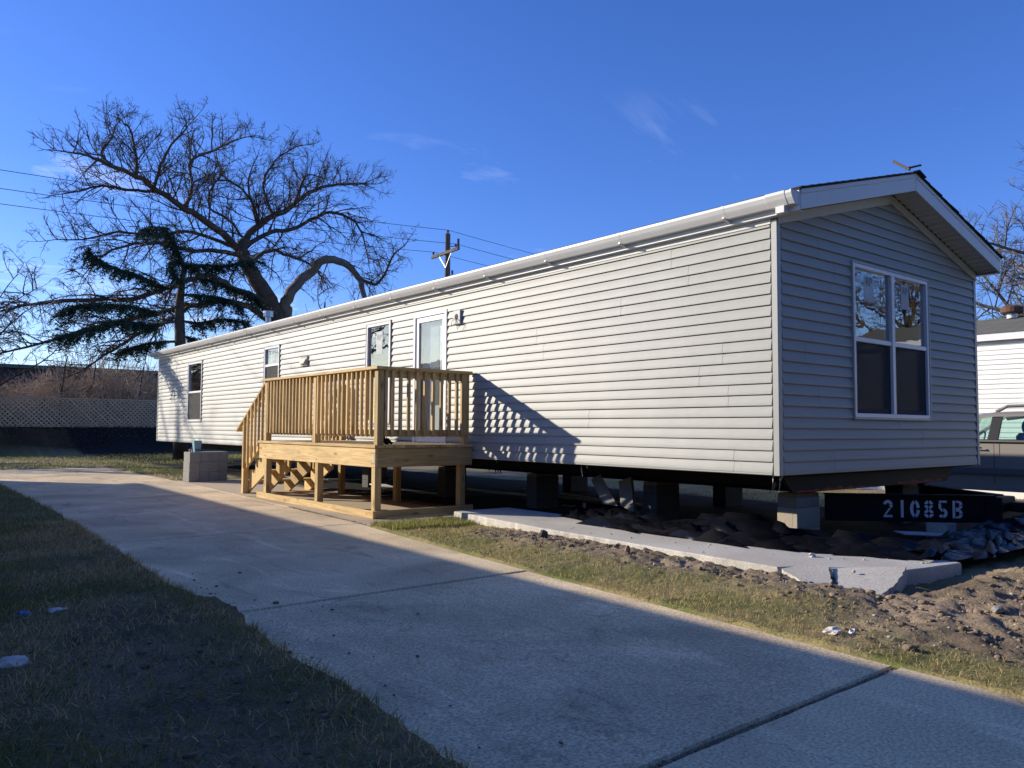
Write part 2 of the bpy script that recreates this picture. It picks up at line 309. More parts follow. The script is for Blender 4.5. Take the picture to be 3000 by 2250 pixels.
M_PRINT = mat('sticker_print', (.10, .11, .12), .6)
M_WOOD = wood('treated_pine', (.45, .30, .125), (.67, .49, .23))
M_WOODO = wood('old_lumber', (.17, .12, .075), (.30, .22, .14))
M_WOODG = wood('grey_board', (.30, .27, .22), (.42, .39, .33), knots=False)
M_DRIVE = concrete('driveway_concrete', (.66, .52, .325), .42, .30, wear=True)
M_PAD = concrete('pad_concrete', (.50, .41, .285), .2, .14)
M_RUNNER = concrete('runner_concrete', (.50, .475, .42), .24, .2, broom=True)
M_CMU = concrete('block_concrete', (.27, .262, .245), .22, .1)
M_CMUSHADE = concrete('weathered_dark_block', (.11, .105, .10), .22, .1)  # block colour darkened to carry the shade under the home
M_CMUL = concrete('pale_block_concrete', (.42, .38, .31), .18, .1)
M_GROUND = tinted('soil_and_turf', .95, .5, 75)
M_GRASS = tinted('grass_blades', .8, 0, trans=.5)
M_CLOD = mat('dirt_clods', (.23, .175, .12), .95, var=.45, vscale=9, bump=.8, bscale=60)
M_STONE = mat('pale_gravel', (.42, .40, .36), .9, var=.3, vscale=5)
M_PLASTIC = mat('black_poly_sheet', (.006, .0065, .009), .27, .17, var=.5, vscale=5, bump=.05, bscale=9)
M_BARK = mat('bark', (.085, .068, .052), .95, var=.45, vscale=5, bump=.9, bscale=18)
M_BARKP = mat('pale_bark', (.17, .145, .12), .95, var=.4, vscale=5, bump=.9, bscale=18)
M_TWIG = mat('twigs', (.10, .075, .058), .95)
M_TWIGP = mat('pale_twigs', (.13, .115, .10), .95)
M_NEEDLE = mat('spruce_needles', (.034, .056, .026), .8, var=.5, vscale=1.6)
M_THICK = mat('thicket_stems', (.50, .39, .27), .95, var=.55, vscale=.7)
M_LATTICE = mat('weathered_lattice', (.62, .49, .34), .8, var=.2, vscale=4, randobj=.15)
M_POLE = mat('weathered_pole', (.14, .115, .09), .95, var=.35, vscale=6, bump=.5, bscale=30)
M_WIRE = mat('dark_wire', (.01, .01, .012), .7)
M_INSUL = mat('glazed_insulator', (.16, .12, .10), .3)
M_PAPER = mat('white_paper', (.62, .60, .56), .8, var=.1, vscale=30)
M_FOAM = mat('white_foam', (.66, .62, .55), .9, var=.12, vscale=30, bump=.5)
M_BLUE = mat('blue_plastic', (.03, .12, .45), .35)
M_PALEBLUE = mat('pale_blue_plastic', (.22, .40, .46), .45, var=.12)
M_CREAM = mat('cream_plastic', (.66, .58, .42), .5)
M_CARTAN = mat('car_paint_tan', (.27, .25, .225), .4, .5, metal=.1, coat=.5)
M_CARGREY = mat('car_trim_grey', (.12, .12, .12), .5)
M_CARBLK = mat('car_black_plastic', (.012, .012, .013), .4)
M_TYRE = mat('tyre_rubber', (.015, .015, .015), .85)
M_RIM = mat('alloy_rim', (.45, .45, .46), .3, metal=.9)
M_SEAT = mat('car_seat_fabric', (.03, .03, .035), .9)
M_RUST = mat('rusty_metal', (.11, .055, .035), .8, var=.3, vscale=9)
M_GALV = mat('galvanised_steel', (.55, .55, .54), .4, metal=.7)
M_SPRAY = mat('white_spray_paint', (.60, .62, .66), .75, var=.22, vscale=16)
M_BRICK = mat('distant_dark_wall', (.055, .058, .075), .9, var=.25, vscale=.4)
M_ROOFG = mat('distant_green_metal', (.10, .125, .115), .6)
M_INSULW = mat('torn_wrap', (.35, .34, .33), .6, var=.2)

# ------------------------------------------------------------------ ground
XL = ([-60,-6,-1.86,-.96,1.14,2.05,4.27,7,12.6,21], [-5.2,-4.95,-4.82,-4.75,-4.71,-4.69,-4.59,-4.49,-4.45,-4.4])
XR = ([-60,-6,-2.77,-2.19,-.56,.8,2.28,3.9,4.3,6.34,8.35,12.6,16.5,21], [-3.2,-2.75,-2.55,-2.5,-2.37,-2.27,-2.12,-1.92,-1.86,-1.76,-1.66,-1.40,-1.36,-1.34])
YEND = 19.6
def runner_x(y): return np.interp(y, [-1.8,-.66,.23,1.05,2.2,3.91], [-1.06,-1.06,-1.04,-1.0,-.95,-.75])
def soilness(x, y):
    """0 turf .. 1 bare earth"""
    n = fbm(x*1.3, y*1.3, 3, 5, .6); d = np.clip((n-.40)*4, 0, 1)
    strip = (x > -2.7) & (x < 3.5) & (y < 4.2)
    near = sst(1.25, .40, np.abs(runner_x(y)-x-.1))*sst(3.2, 2.2, y)
    m = fbm(x*2.6, y*2.6, 31, 4, .6)
    s = np.clip(near*1.2 + (m-.5)*1.7, 0, 1)
    front = sst(-1.0, -1.7, y)*sst(-2.3, -1.3, x)*.95
    s = np.maximum(s, np.clip(front+(m-.52)*1.3, 0, 1))
    s = s*(1-sst(-1.35, -1.75, x)*sst(-2.2, -1.0, y)*.75)
    out = np.where(strip, s, d)
    path = np.exp(-((x+5.25-.10*(y))/.55)**2)*sst(2.6, .6, y)*.8      # worn trail on the left lawn
    out = np.where(x < -4.4, np.maximum(np.clip((n-.47)*3.5, 0, 1)*.8*sst(5.5, 2.5, y), path), out)
    return out
def gz(x, y):
    x = np.asarray(x, float); y = np.asarray(y, float)
    xl = np.interp(y, *XL); xr = np.interp(y, *XR)
    n = fbm(x*1.1, y*1.1, 5, 4); c = fbm(x*7, y*7, 9, 4, .62); c2 = fbm(x*19, y*19, 13, 3, .6)
    s = soilness(x, y)
    z = .012+(n-.5)*.05+s*((c-.5)*.055+(c2-.5)*.06)+(1-s)*(c2-.5)*.02
    # raised earth beside the runner and the heap in front of the broken end
    z = z+.05*sst(.9, .1, np.abs(runner_x(y)-.28-x))*sst(3.2, 2., y)*sst(-1.8, -1.1, y)
    z = z+.075*np.exp(-(((x+.05)/.95)**2+((y+1.98)/.42)**2))*(.6+.8*c)
    z = z+.06*np.exp(-(((x-1.0)/.5)**2+((y+2.0)/.3)**2))*(.6+.8*c)
    z = z-.07*np.exp(-(((x+.35)/.5)**2+((y+1.47)/.16)**2))
    # lawn edge stands a little above the slabs
    z = np.where(x < xl+.1, z+.025*sst(-1.2, 0, x-xl)+.02, z)
    # bed under the driveway
    spill = np.exp(-(((x-xl-.12)/.2)**2+((y-.75)/.5)**2))
    inside = sst(-.02, .03, x-xl-.05*(fbm(x*4, y*4, 21)-.5)-.10*spill*c*2)*sst(.02, -.03, x-xr+.05*(fbm(x*4, y*4, 22)-.5)-.02)*sst(YEND, YEND-.06, y)
    z = z*(1-inside)-.10*inside
    pad = sst(-1.9, -1.8, x)*sst(.0, -.1, x)*sst(4.02, 4.1, y)*sst(13.3, 13.2, y)
    z = z*(1-pad)-.10*pad
    # under the house: flat earth
    uh = sst(-.2, .1, x)*sst(4.6, 4.3, x)*sst(-.9, -.5, y)
    z = z*(1-uh)+(.03+(c-.5)*.03)*uh
    # the neighbour's lot lies lower
    low = sst(4.4, 6.5, x)*sst(26, 18, y)
    z = z*(1-low*.5)-.27*low
    # bank with the fence
    bank = sst(30.0, 33.6, y+(fbm(x*.5, y*.5, 8)-.5)*1.2)
    z = z+bank*(1.03+(c-.5)*.08)
    far = sst(60, 200, np.hypot(x, y)); z = z*(1-far)+far*.6
    return z
def graded(lo, hi, d0, d1, step, far, g=1.18):
    a = list(np.arange(d0, d1, step)); s = step; v = d0; left = []
    while v > lo: s = min(s*g, 60); v -= s; left.append(v)
    s = step; v = a[-1]; right = []
    while v < hi: s = min(s*g, 60); v += s; right.append(v)
    return np.array(left[::-1]+a+right)
gx = graded(-900, 900, -6.6, 2.4, .026, 60); gy = graded(-600, 1200, -3.0, 5.2, .028, 60, 1.07)
GX, GY = np.meshgrid(gx, gy); GZ = gz(GX, GY)
nx, ny = len(gx), len(gy)
V = np.stack([GX.ravel(), GY.ravel(), GZ.ravel()], 1)
ii = np.arange(nx*ny).reshape(ny, nx)
Q = np.stack([ii[:-1,:-1].ravel(), ii[:-1,1:].ravel(), ii[1:,1:].ravel(), ii[1:,:-1].ravel()], 1)
s = soilness(GX, GY).ravel()[:, None]; m1 = fbm(GX*2.3, GY*2.3, 41, 4).ravel()[:, None]; m2 = fbm(GX*.35, GY*.35, 45, 3).ravel()[:, None]
green = np.array([.15, .165, .05]); straw = np.array([.34, .27, .13]); soil = np.array([.28, .215, .145]); darks = np.array([.24, .175, .11])
turf = green*(1-np.clip((m1-.35)*2.2, 0, 1))+straw*np.clip((m1-.35)*2.2, 0, 1)
earth = soil*(m1*1.0+.45)
colr = turf*(1-s)+earth*s
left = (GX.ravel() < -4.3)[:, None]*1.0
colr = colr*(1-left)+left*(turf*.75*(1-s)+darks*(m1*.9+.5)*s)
bk = sst(30.2, 31.4, GY+(fbm(GX*.5, GY*.5, 8)-.5)*1.2).ravel()[:, None]
colr = colr*(1-bk)+bk*np.array([.095, .055, .024])*(m1+.4)
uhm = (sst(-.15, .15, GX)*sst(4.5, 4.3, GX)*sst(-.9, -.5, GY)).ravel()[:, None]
colr = colr*(1-uhm)+uhm*np.array([.020, .019, .018])*(m1+.4)  # shade under the home put into the ground colour
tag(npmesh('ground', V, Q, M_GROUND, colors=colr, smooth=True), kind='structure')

# ------------------------------------------------------------------ driveway, pads
def slab(name, outline, z0, z1, m, parent, jit=.004, step=.12, dome=0):
    P = []
    for a, b in zip(outline, outline[1:]+outline[:1]):
        a, b = Vector(a), Vector(b); k = max(1, int((b-a).length/step))
        for i in range(k):
            q = a.lerp(b, i/k); j = jit if 0 < i else jit*.3
            P.append((q.x+random.uniform(-j, j), q.y+random.uniform(-j, j)))
    n = len(P); cx = sum(p[0] for p in P)/n; cy_ = sum(p[1] for p in P)/n
    def ins(p, d):
        v = Vector((cx-p[0], cy_-p[1])); v.normalize(); return (p[0]+v.x*d, p[1]+v.y*d)
    Vv = [(*p, z0) for p in P]+[(*p, z1-.010-random.uniform(0, .003)) for p in P]+[(*ins(p, .008), z1) for p in P]
    Ff = [(i, (i+1) % n, n+(i+1) % n, n+i) for i in range(n)]+[(n+i, n+(i+1) % n, 2*n+(i+1) % n, 2*n+i) for i in range(n)]+[tuple(range(2*n, 3*n))]
    return obj(name, Vv, Ff, m, parent)
drv = bpy.data.objects.new('driveway', None); COL.objects.link(drv); WL[drv.name] = Vector((0, 0, 0)); tag(drv, kind='structure')
js = [-9.0, -5.25, -2.24, .76, 4.30, 7.05, 9.80, 12.8, 16.2, YEND]
gapw = [.03, .03, .040, .028, .022, .020, .020, .02, .02, .02]
for i in range(len(js)-1):
    a, b = js[i]+gapw[i]/2, js[i+1]-gapw[i+1]/2
    ys = np.linspace(a, b, 6); tilt = -.03
    xa = np.interp(ys, *XL); xb = np.interp(ys, *XR)
    o = [(xa[k], ys[k]+tilt*(xa[k]+3.4)*-.6) for k in range(6)][::-1]+[(xb[k], ys[k]+tilt*(xb[k]+3.4)*-.6) for k in range(6)]
    slab('slab', o, -.1, 0.0+(-.004 if i == 2 else 0), M_DRIVE, drv)
pad = bpy.data.objects.new('pavement', None); COL.objects.link(pad); WL[pad.name] = Vector((0, 0, 0)); tag(pad, kind='structure')
slab('slab', [(-1.84, 4.08), (-.06, 4.22), (-.06, 8.5), (-1.64, 8.5)], -.1, .002, M_PAD, pad)
slab('slab', [(-1.63, 8.515), (-.06, 8.515), (-.06, 13.0), (-1.40, 13.0)], -.1, .004, M_PAD, pad)

# concrete runner beside the house, broken at its near end
run = bpy.data.objects.new('path', None); COL.objects.link(run); WL[run.name] = Vector((0, 0, 0)); tag(run, kind='structure')
slab('slab', [(-1.06, -.66), (-.95, -.72), (-.77, -.87), (-.62, -1.06), (-.44, -1.30), (.25, -1.41), (.35, -1.2), (.1, .3), (.1, 4.0), (-.74, 4.0), (-.95, 2.2), (-1.0, 1.05), (-1.04, .23)], -.05, .10, M_RUNNER, run, jit=.006, step=.07)
def tiltslab(outline, z1, tilt, thick, lbl):
    """broken piece: outline (x,y), top plane z = z1 + tilt . (x-x0, y-y0)"""
    P = []
    for a, b in zip(outline, outline[1:]+outline[:1]):
        a, b = Vector(a), Vector(b); k = max(1, int((b-a).length/.045))
        P += [tuple(a.lerp(b, i/k)+Vector((random.uniform(-.008, .008), random.uniform(-.008, .008)))) for i in range(k)]
    n = len(P); x0, y0 = outline[0]
    top = [(x, y, z1+tilt[0]*(x-x0)+tilt[1]*(y-y0)) for x, y in P]
    mid = [(x+random.uniform(-.012, .012), y+random.uniform(-.012, .012), z-thick*.5) for x, y, z in top]
    bot = [(x, y, z-thick) for x, y, z in top]
    Ff = [tuple(range(n))]
    for k in (0, 1): Ff += [(k*n+i, (k+1)*n+i, (k+1)*n+(i+1) % n, k*n+(i+1) % n) for i in range(n)]
    o = obj('broken_slab', top+mid+bot, Ff, M_RUNNER, run); o['label'] = lbl
tiltslab([(-1.065, -.69), (-.95, -.745), (-.79, -.90), (-1.00, -1.05), (-1.27, -1.18), (-1.20, -.98)],   .092, (.17, .09), .12, 'small tilted piece broken off the concrete strip')
tiltslab([(-.77, -.92), (-.62, -1.09), (-.455, -1.32), (-.80, -1.42), (-1.08, -1.44), (-1.24, -1.22), (-.99, -1.08)], .094, (.17, .03), .12, 'large tilted piece broken off the concrete strip')

# ------------------------------------------------------------------ siding generator
CH = .1016
PROF = [(0, .0205), (.10, .0202), (.30, .0176), (.55, .0124), (.80, .0058), (1, .001)]
def off(t): return float(np.interp(t, [p[0] for p in PROF], [p[1] for p in PROF]))
def siding(parent, mapf, u0f, u1f, zb, ztop, openings, m, flip=False, name='siding_board', joints=True):
    """one mesh per course; mapf(u, out, z) -> world; openings (u0,u1,z0,z1) are left free"""
    k = 0
    while zb+k*CH < ztop-.005:
        za, zt = zb+k*CH, min(zb+(k+1)*CH, ztop)
        cuts = [o for o in openings if o[2] < zt and o[3] > za]
        jr = random.Random((k//2)*31+int(abs(ztop)*100)); st_ = jr.uniform(.4, 3.4) if joints else 1e9; js_ = [st_+i*3.66 for i in range(9)] if joints else []
        js_ = [q for q in js_ if u0f(zt)+.25 < q < u1f(zt)-.25]; ed = [None]+js_+[None]; rects = [(ed[i], ed[i+1], za, zt) for i in range(len(ed)-1)]
        for o in cuts:
            new = []
            for (a, b, c, d) in rects:
                aa = -1e9 if a is None else a; bb = 1e9 if b is None else b
                if o[1] <= aa or o[0] >= bb: new.append((a, b, c, d)); continue
                if o[0] > aa: new.append((a, o[0], c, d))
                if o[1] < bb: new.append((o[1], b, c, d))
                if o[2] > c+.004: new.append((max(aa, o[0]), min(bb, o[1]), c, min(d, o[2])))
                if o[3] < d-.004: new.append((max(aa, o[0]), min(bb, o[1]), max(c, o[3]), d))
            rects = new
        for (a, b, c, d) in rects:
            pi_ = sum(1 for q in js_ if a is not None and q <= a+1e-6) % 2; b = b+.028 if (b in js_ and pi_) else b; a = a-.028 if (a in js_ and pi_) else a
            mb = MB(); zs = [za+t*CH for t, _ in PROF if c < za+t*CH < d]; zs = [c]+zs+[d]
            ring = [(0, c-.0003*pi_)]+[(off((z-za)/CH)+.0016*pi_, z-.0003*pi_) for z in zs]+[(0, d)]
            A, B = [], []
            for ofs, z in ring:
                ua = u0f(z) if a is None else max(a, u0f(z)); ub = u1f(z) if b is None else min(b, u1f(z))
                if ub < ua: ub = ua
                A.append(mapf(ua, ofs, z)); B.append(mapf(ub, ofs, z))
            n = len(ring); F = [(i, i+1, n+i+1, n+i) for i in range(n-1)]+[(n-1, 0, n, 2*n-1)]+[tuple(range(n))[::-1], tuple(range(n, 2*n))]
            if flip: F = [f[::-1] for f in F]
            mb.add(A+B, F); mb.build(name, m, parent)
        k += 1
def wall_boxes(u0, u1, z0, z1, ops, f):
    """solid wall with openings: calls f(u0,u1,z0,z1) for each rectangle"""
    us = sorted({u0, u1, *[o[0] for o in ops], *[o[1] for o in ops]})
    for a, b in zip(us, us[1:]):
        zs = [z0]
        for o in sorted(ops, key=lambda o: o[2]):
            if o[0] <= a and o[1] >= b: zs += [o[2], o[3]]
        zs.append(z1)
        for i in range(0, len(zs), 2):
            if zs[i+1] > zs[i]: f(a, b, zs[i], zs[i+1])
def lettering(txt, size, m, parent, name, mapf, thick=.0015):
    """flat letters from the built-in font, mapf(x, y, d) -> world"""
    cu = bpy.data.curves.new('t', 'FONT'); cu.body = txt; cu.size = size; cu.extrude = thick; cu.align_x = 'CENTER'
    to = bpy.data.objects.new('t', cu); COL.objects.link(to); dg = bpy.context.evaluated_depsgraph_get()
    me = bpy.data.meshes.new_from_object(to.evaluated_get(dg)); bpy.data.objects.remove(to); 
    V = [mapf(v.co.x, v.co.y, v.co.z) for v in me.vertices]; F = [tuple(p.vertices) for p in me.polygons]
    bpy.data.meshes.remove(me)
    return obj(name, V, F, m, parent)

# ------------------------------------------------------------------ the mobile home
W_, L_, ZB, ZE = 4.2765, 19.754, .7251, 3.035
PITCH = (3.6347-3.0422)/(W_/2+.0647)
OV, EV = .2914, .0647
home = empty('mobile_home', (W_/2, L_/2, 0), 'long grey vinyl-sided mobile home raised on blocks behind the wooden deck', 'mobile home')
SW = lambda u, o, z: (-o, u, z)            # long side, outwards is -x
SF = lambda u, o, z: (u, -o, z)            # gable front, outwards is -y
SE = lambda u, o, z: (W_+o, u, z)
SB = lambda u, o, z: (u, L_+o, z)
OPW = [(15.93, 17.02, 1.25, 2.73), (11.19, 11.96, 2.0, 2.75), (6.83, 7.60, 1.19, 2.79), (5.26, 6.14, .80, 2.80)]
OPF = [(1.30, 2.96, 1.245, 2.805)]
roofz = lambda x, base=3.0422: base+PITCH*(min(x, W_-x)+EV)
siding(home, SW, lambda z: .055, lambda z: L_-.055, ZB, 3.03, OPW, M_SIDING)
zg = lambda x: 3.03+PITCH*min(x, W_-x)
ug = lambda z: .055 if z <= 3.04 else max(.055, (z-3.03)/PITCH)
siding(home, SF, ug, lambda z: W_-ug(z), ZB, 3.03+PITCH*W_/2-.03, OPF, M_SIDING, True)
siding(home, SE, lambda z: .055, lambda z: L_-.055, ZB, 3.03, [], M_SIDING, True)
siding(home, SB, ug, lambda z: W_-ug(z), ZB, 3.03+PITCH*W_/2-.03, [], M_SIDING)
wl = MB(); wall_boxes(.12, L_-.12, .75, 3.03, OPW, lambda a, b, c, d: wl.box(.012, .11, a, b, c, d)); wl.build('wall', M_INT, home)
wl = MB(); wall_boxes(.012, W_-.012, .75, 3.03, OPF, lambda a, b, c, d: wl.box(a, b, .012, .11, c, d)); wl.build('wall', M_INT, home)
box('wall', W_-.11, W_-.012, .12, L_-.12, .75, 3.03, M_INT, home)
box('wall', .012, W_-.012, L_-.11, L_-.012, .75, 3.03, M_INT, home)
for yy in (3.9, 8.9, 13.2): box('partition_wall', .12, W_-.12, yy, yy+.1, .78, 3.0, M_INT, home)
box('floor', .02, W_-.02, .02, L_-.02, .70, .775, mat('subfloor', (.22, .18, .14), .8), home)
box('ceiling', .02, W_-.02, .02, L_-.02, 3.035, 3.06, M_INTW, home)
# gable sheathing triangle
for yy, s in ((.013, 1), (L_-.05, 1)):
    x1 = W_-.05; zt = 3.03+PITCH*(W_/2)-.04
    obj('gable_wall', [(.05, yy, 3.062), (x1, yy, 3.062), (W_/2, yy, zt), (.05, yy+.03, 3.062), (x1, yy+.03, 3.062), (W_/2, yy+.03, zt)], [(0,1,2),(5,4,3),(0,3,4,1),(1,4,5,2),(2,5,3,0)], M_INT, home)
# corner posts
def cornerpost(cx, cy, sx, sy):
    a, t = .062, .022
    P = [(0,0),(a,0),(a,t),(t,t),(t,a),(0,a)]
    P = [(cx+sx*(-t+p[0]), cy+sy*(-t+p[1])) for p in P]
    n = 6; V = [(*p, ZB-.022) for p in P]+[(*p, 3.02) for p in P]
    obj('corner_trim', V, [(i, (i+1) % n, n+(i+1) % n, n+i) for i in range(n)]+[(0,1,2,3),(0,3,4,5),(6,7,8,9),(6,9,10,11)], M_TRIM, home, bevel=.004)
for cx, cy, sx, sy in ((0,0,1,1),(W_,0,-1,1),(0,L_,1,-1),(W_,L_,-1,-1)): cornerpost(cx, cy, sx, sy)
box('starter_strip', -.017, .01, .06, L_-.06, ZB-.016, ZB-.001, M_TRIM, home)
box('starter_strip', .06, W_-.06, -.017, .01, ZB-.016, ZB-.001, M_TRIM, home)
# eave soffit, fascia, frieze
for x0, x1, s in ((-EV, 0, -1), (W_, W_+EV, 1)):
    box('eave_soffit', x0, x1, -OV+.02, L_+OV-.02, 3.032, 3.042, M_SOFFIT, home)
    xo = -EV if s < 0 else W_+EV
    box('eave_fascia', min(xo, xo+s*.02), max(xo, xo+s*.02), -OV+.006, L_+OV-.006, 3.036, 3.215, M_ALU, home)
    fx = -.028 if s < 0 else W_+.004
    box('frieze_board', fx, fx+.024, .04, L_-.04, 2.985, 3.030, M_SOFFIT, home)
# rake fascia (two boards per gable), drip edge, frieze and ribbed soffit
def slope_board(name, xa, xb, za, zb_, h, y0, y1, m, bevel=.003):
    V = [(xa,y0,za),(xb,y0,zb_),(xb,y1,zb_),(xa,y1,za),(xa,y0,za+h),(xb,y0,zb_+h),(xb,y1,zb_+h),(xa,y1,za+h)]
    return obj(name, V, BF, m, home, bevel=bevel)
R0, R1 = 3.0422, 3.6347
for ye, s in ((-OV, -1), (L_+OV, 1)):
    ya, yb = (ye, ye+.022) if s < 0 else (ye-.022, ye)
    for side in (0, 1):
        xa, xb = (-EV, W_/2-.0015) if side == 0 else (W_+EV, W_/2+.0015)
        slope_board('rake_fascia', xa, xb, R0, R1, .138, ya, yb, M_ALU)
        slope_board('rake_drip_edge', xa, xb, R0+.1385, R1+.1385, .042, ya-.006 if s < 0 else ya, yb if s < 0 else yb+.006, M_ALU)
        yw0, yw1 = (-.040, -.0155) if s < 0 else (L_+.0155, L_+.040)
        xs = .0 if side == 0 else W_
        slope_board('frieze_board', xs, xb, 3.03-.055, 3.03+PITCH*(W_/2)-.055, .094, yw0, yw1, M_SOFFIT)
        # soffit panels running out from the wall, each with a raised rib
        n = 20; d = (W_/2+EV-.01)/n
        for i in range(n):
            u0, u1 = -EV+i*d, -EV+(i+1)*d
            f = (lambda u: u) if side == 0 else (lambda u: W_-u)
            yi0, yi1 = (-OV+.024, -.042) if s < 0 else (L_+.042, L_+OV-.024)
            zz_ = lambda u: R0+PITCH*(u+EV)+.012
            A = [u0+.001, u0+d*.42, u0+d*.46, u1-d*.04, u1]
            dz = [0, 0, .013, .013, .0]
            V = [(f(u), yi0, zz_(u)+e) for u, e in zip(A, dz)]+[(f(u), yi1, zz_(u)+e) for u, e in zip(A, dz)]
            obj('soffit_panel', V, [(k, k+1, 6+k, 5+k) for k in range(4)], M_SOFFIT, home)
# roof: deck and shingle courses along each slope edge
for side in (0, 1):
    f = (lambda u: u) if side == 0 else (lambda u: W_-u)
    zt = lambda u: R0+.181+PITCH*(u+EV)
    u0, u1 = -EV-.03, W_/2
    V = []
    for u in (u0, u1):
        for y in (-OV-.01, L_+OV+.01):
            V += [(f(u), y, zt(u)), (f(u), y, zt(u)+.012)]
    obj('roof', V, [(0,4,6,2),(1,3,7,5),(0,2,3,1),(4,5,7,6),(0,1,5,4),(2,6,7,3)], M_SHINGLE, home)
    n = 16; d = (u1-u0)/n
    for i in range(n):
        a, b = u0+i*d-.006, u0+(i+1)*d+.01
        mb = MB(); yo = -OV-.022-random.uniform(0, .012)
        for y0_, y1_ in ((yo, L_+OV+.02),):
            za, zb2 = zt(a)+.013, zt(b)+.013
            V = [(f(a), y0_, za), (f(b), y0_, zb2-.002), (f(b), y1_, zb2-.002), (f(a), y1_, za), (f(a), y0_, za+.011), (f(b), y0_, zb2+.002), (f(b), y1_, zb2+.002), (f(a), y1_, za+.011)]
            mb.add(V, BF)
        mb.build('shingle_course', M_SHINGLE, home)
    V = []
    for u, e in ((W_/2, .034), (W_/2-.15, .026)):
        for y in (-OV-.045, L_+OV+.045): V += [(f(u), y, zt(u)+e-.012), (f(u), y, zt(u)+e)]
    obj('ridge_cap', V, [(0,4,6,2),(1,3,7,5),(0,2,3,1),(4,5,7,6),(0,1,5,4),(2,6,7,3)], M_SHINGLE, home)
# a lumber scrap and a curled shingle on the ridge
tag(board('lumber_scrap', (2.10, -.25, 3.862), (2.08, -.085, 3.99), .04, .025, M_WOODO, None), 'stick of lumber propped on the roof ridge near the gable', 'lumber')
tag(board('shingle_flap', (2.12, -.19, 3.89), (2.15, -.345, 3.898), .05, .010, M_SHINGLE, None), 'black shingle strip curling up at the roof peak', 'shingle')
# roof vent pipe
vp = MB(); vp.tube([(2.0, 16.9, 3.75), (2.0, 16.9, 4.12)], .075, 12); vp.build('vent_pipe', M_GALV, home)
vp = MB(); vp.tube([(2.0, 16.9, 4.10), (2.0, 16.9, 4.26)], .13, 14); vp.build('vent_cap', M_GALV, home)
# gutter with bands, outlet and brackets
GP = [(-.0855, 3.195), (-.0855, 3.085), (-.150, 3.085), (-.176, 3.118), (-.188, 3.135), (-.205, 3.172), (-.205, 3.196), (-.197, 3.196), (-.197, 3.176), (-.18, 3.14), (-.146, 3.092), (-.093, 3.092), (-.093, 3.195)]
def prism(name, prof, y0, y1, m, parent, bevel=0, grow=0):
    c = (sum(p[0] for p in prof)/len(prof), sum(p[1] for p in prof)/len(prof)); n = len(prof)
    P = [(p[0]+(p[0]-c[0])*grow, p[1]+(p[1]-c[1])*grow) for p in prof]
    V = [(p[0], y0, p[1]) for p in P]+[(p[0], y1, p[1]) for p in P]
    F = [(i, (i+1) % n, n+(i+1) % n, n+i) for i in range(n)]+[tuple(range(n))[::-1], tuple(range(n, 2*n))]
    return obj(name, V, F, m, parent, bevel=bevel)
gut = prism('gutter', GP, -OV+.02, L_+.33, M_ALU, home)
solid = GP[:7]
prism('end_cap', solid, -OV+.008, -OV+.0195, M_ALU, gut, grow=.06)
prism('end_cap', solid, L_+.3305, L_+.342, M_ALU, gut, grow=.06)
prism('outlet_joint', solid, -.22, -.02, M_ALU, gut, grow=.10, bevel=.004)
box('outlet', -.165, -.10, -.19, -.10, 3.02, 3.084, M_ALU, gut, bevel=.004)
for k, yb in enumerate([.42, 1.75, 2.95, 4.15, 5.35, 6.55, 7.75, 9.0, 10.2, 11.4, 12.6, 13.9, 15.1, 16.4, 17.7, 19.1]):
    prism('gutter_joint', solid, yb, yb+.03, M_ALU, gut, grow=.035)
    V = [(-.19, yb+.005, 3.10), (-.19, yb+.03, 3.10), (-.07, yb+.03, 3.06), (-.07, yb+.005, 3.06), (-.19, yb+.005, 3.083), (-.19, yb+.03, 3.083), (-.07, yb+.03, 3.045), (-.07, yb+.005, 3.045)]
    obj('gutter_bracket', V, BF, M_ALU, gut)

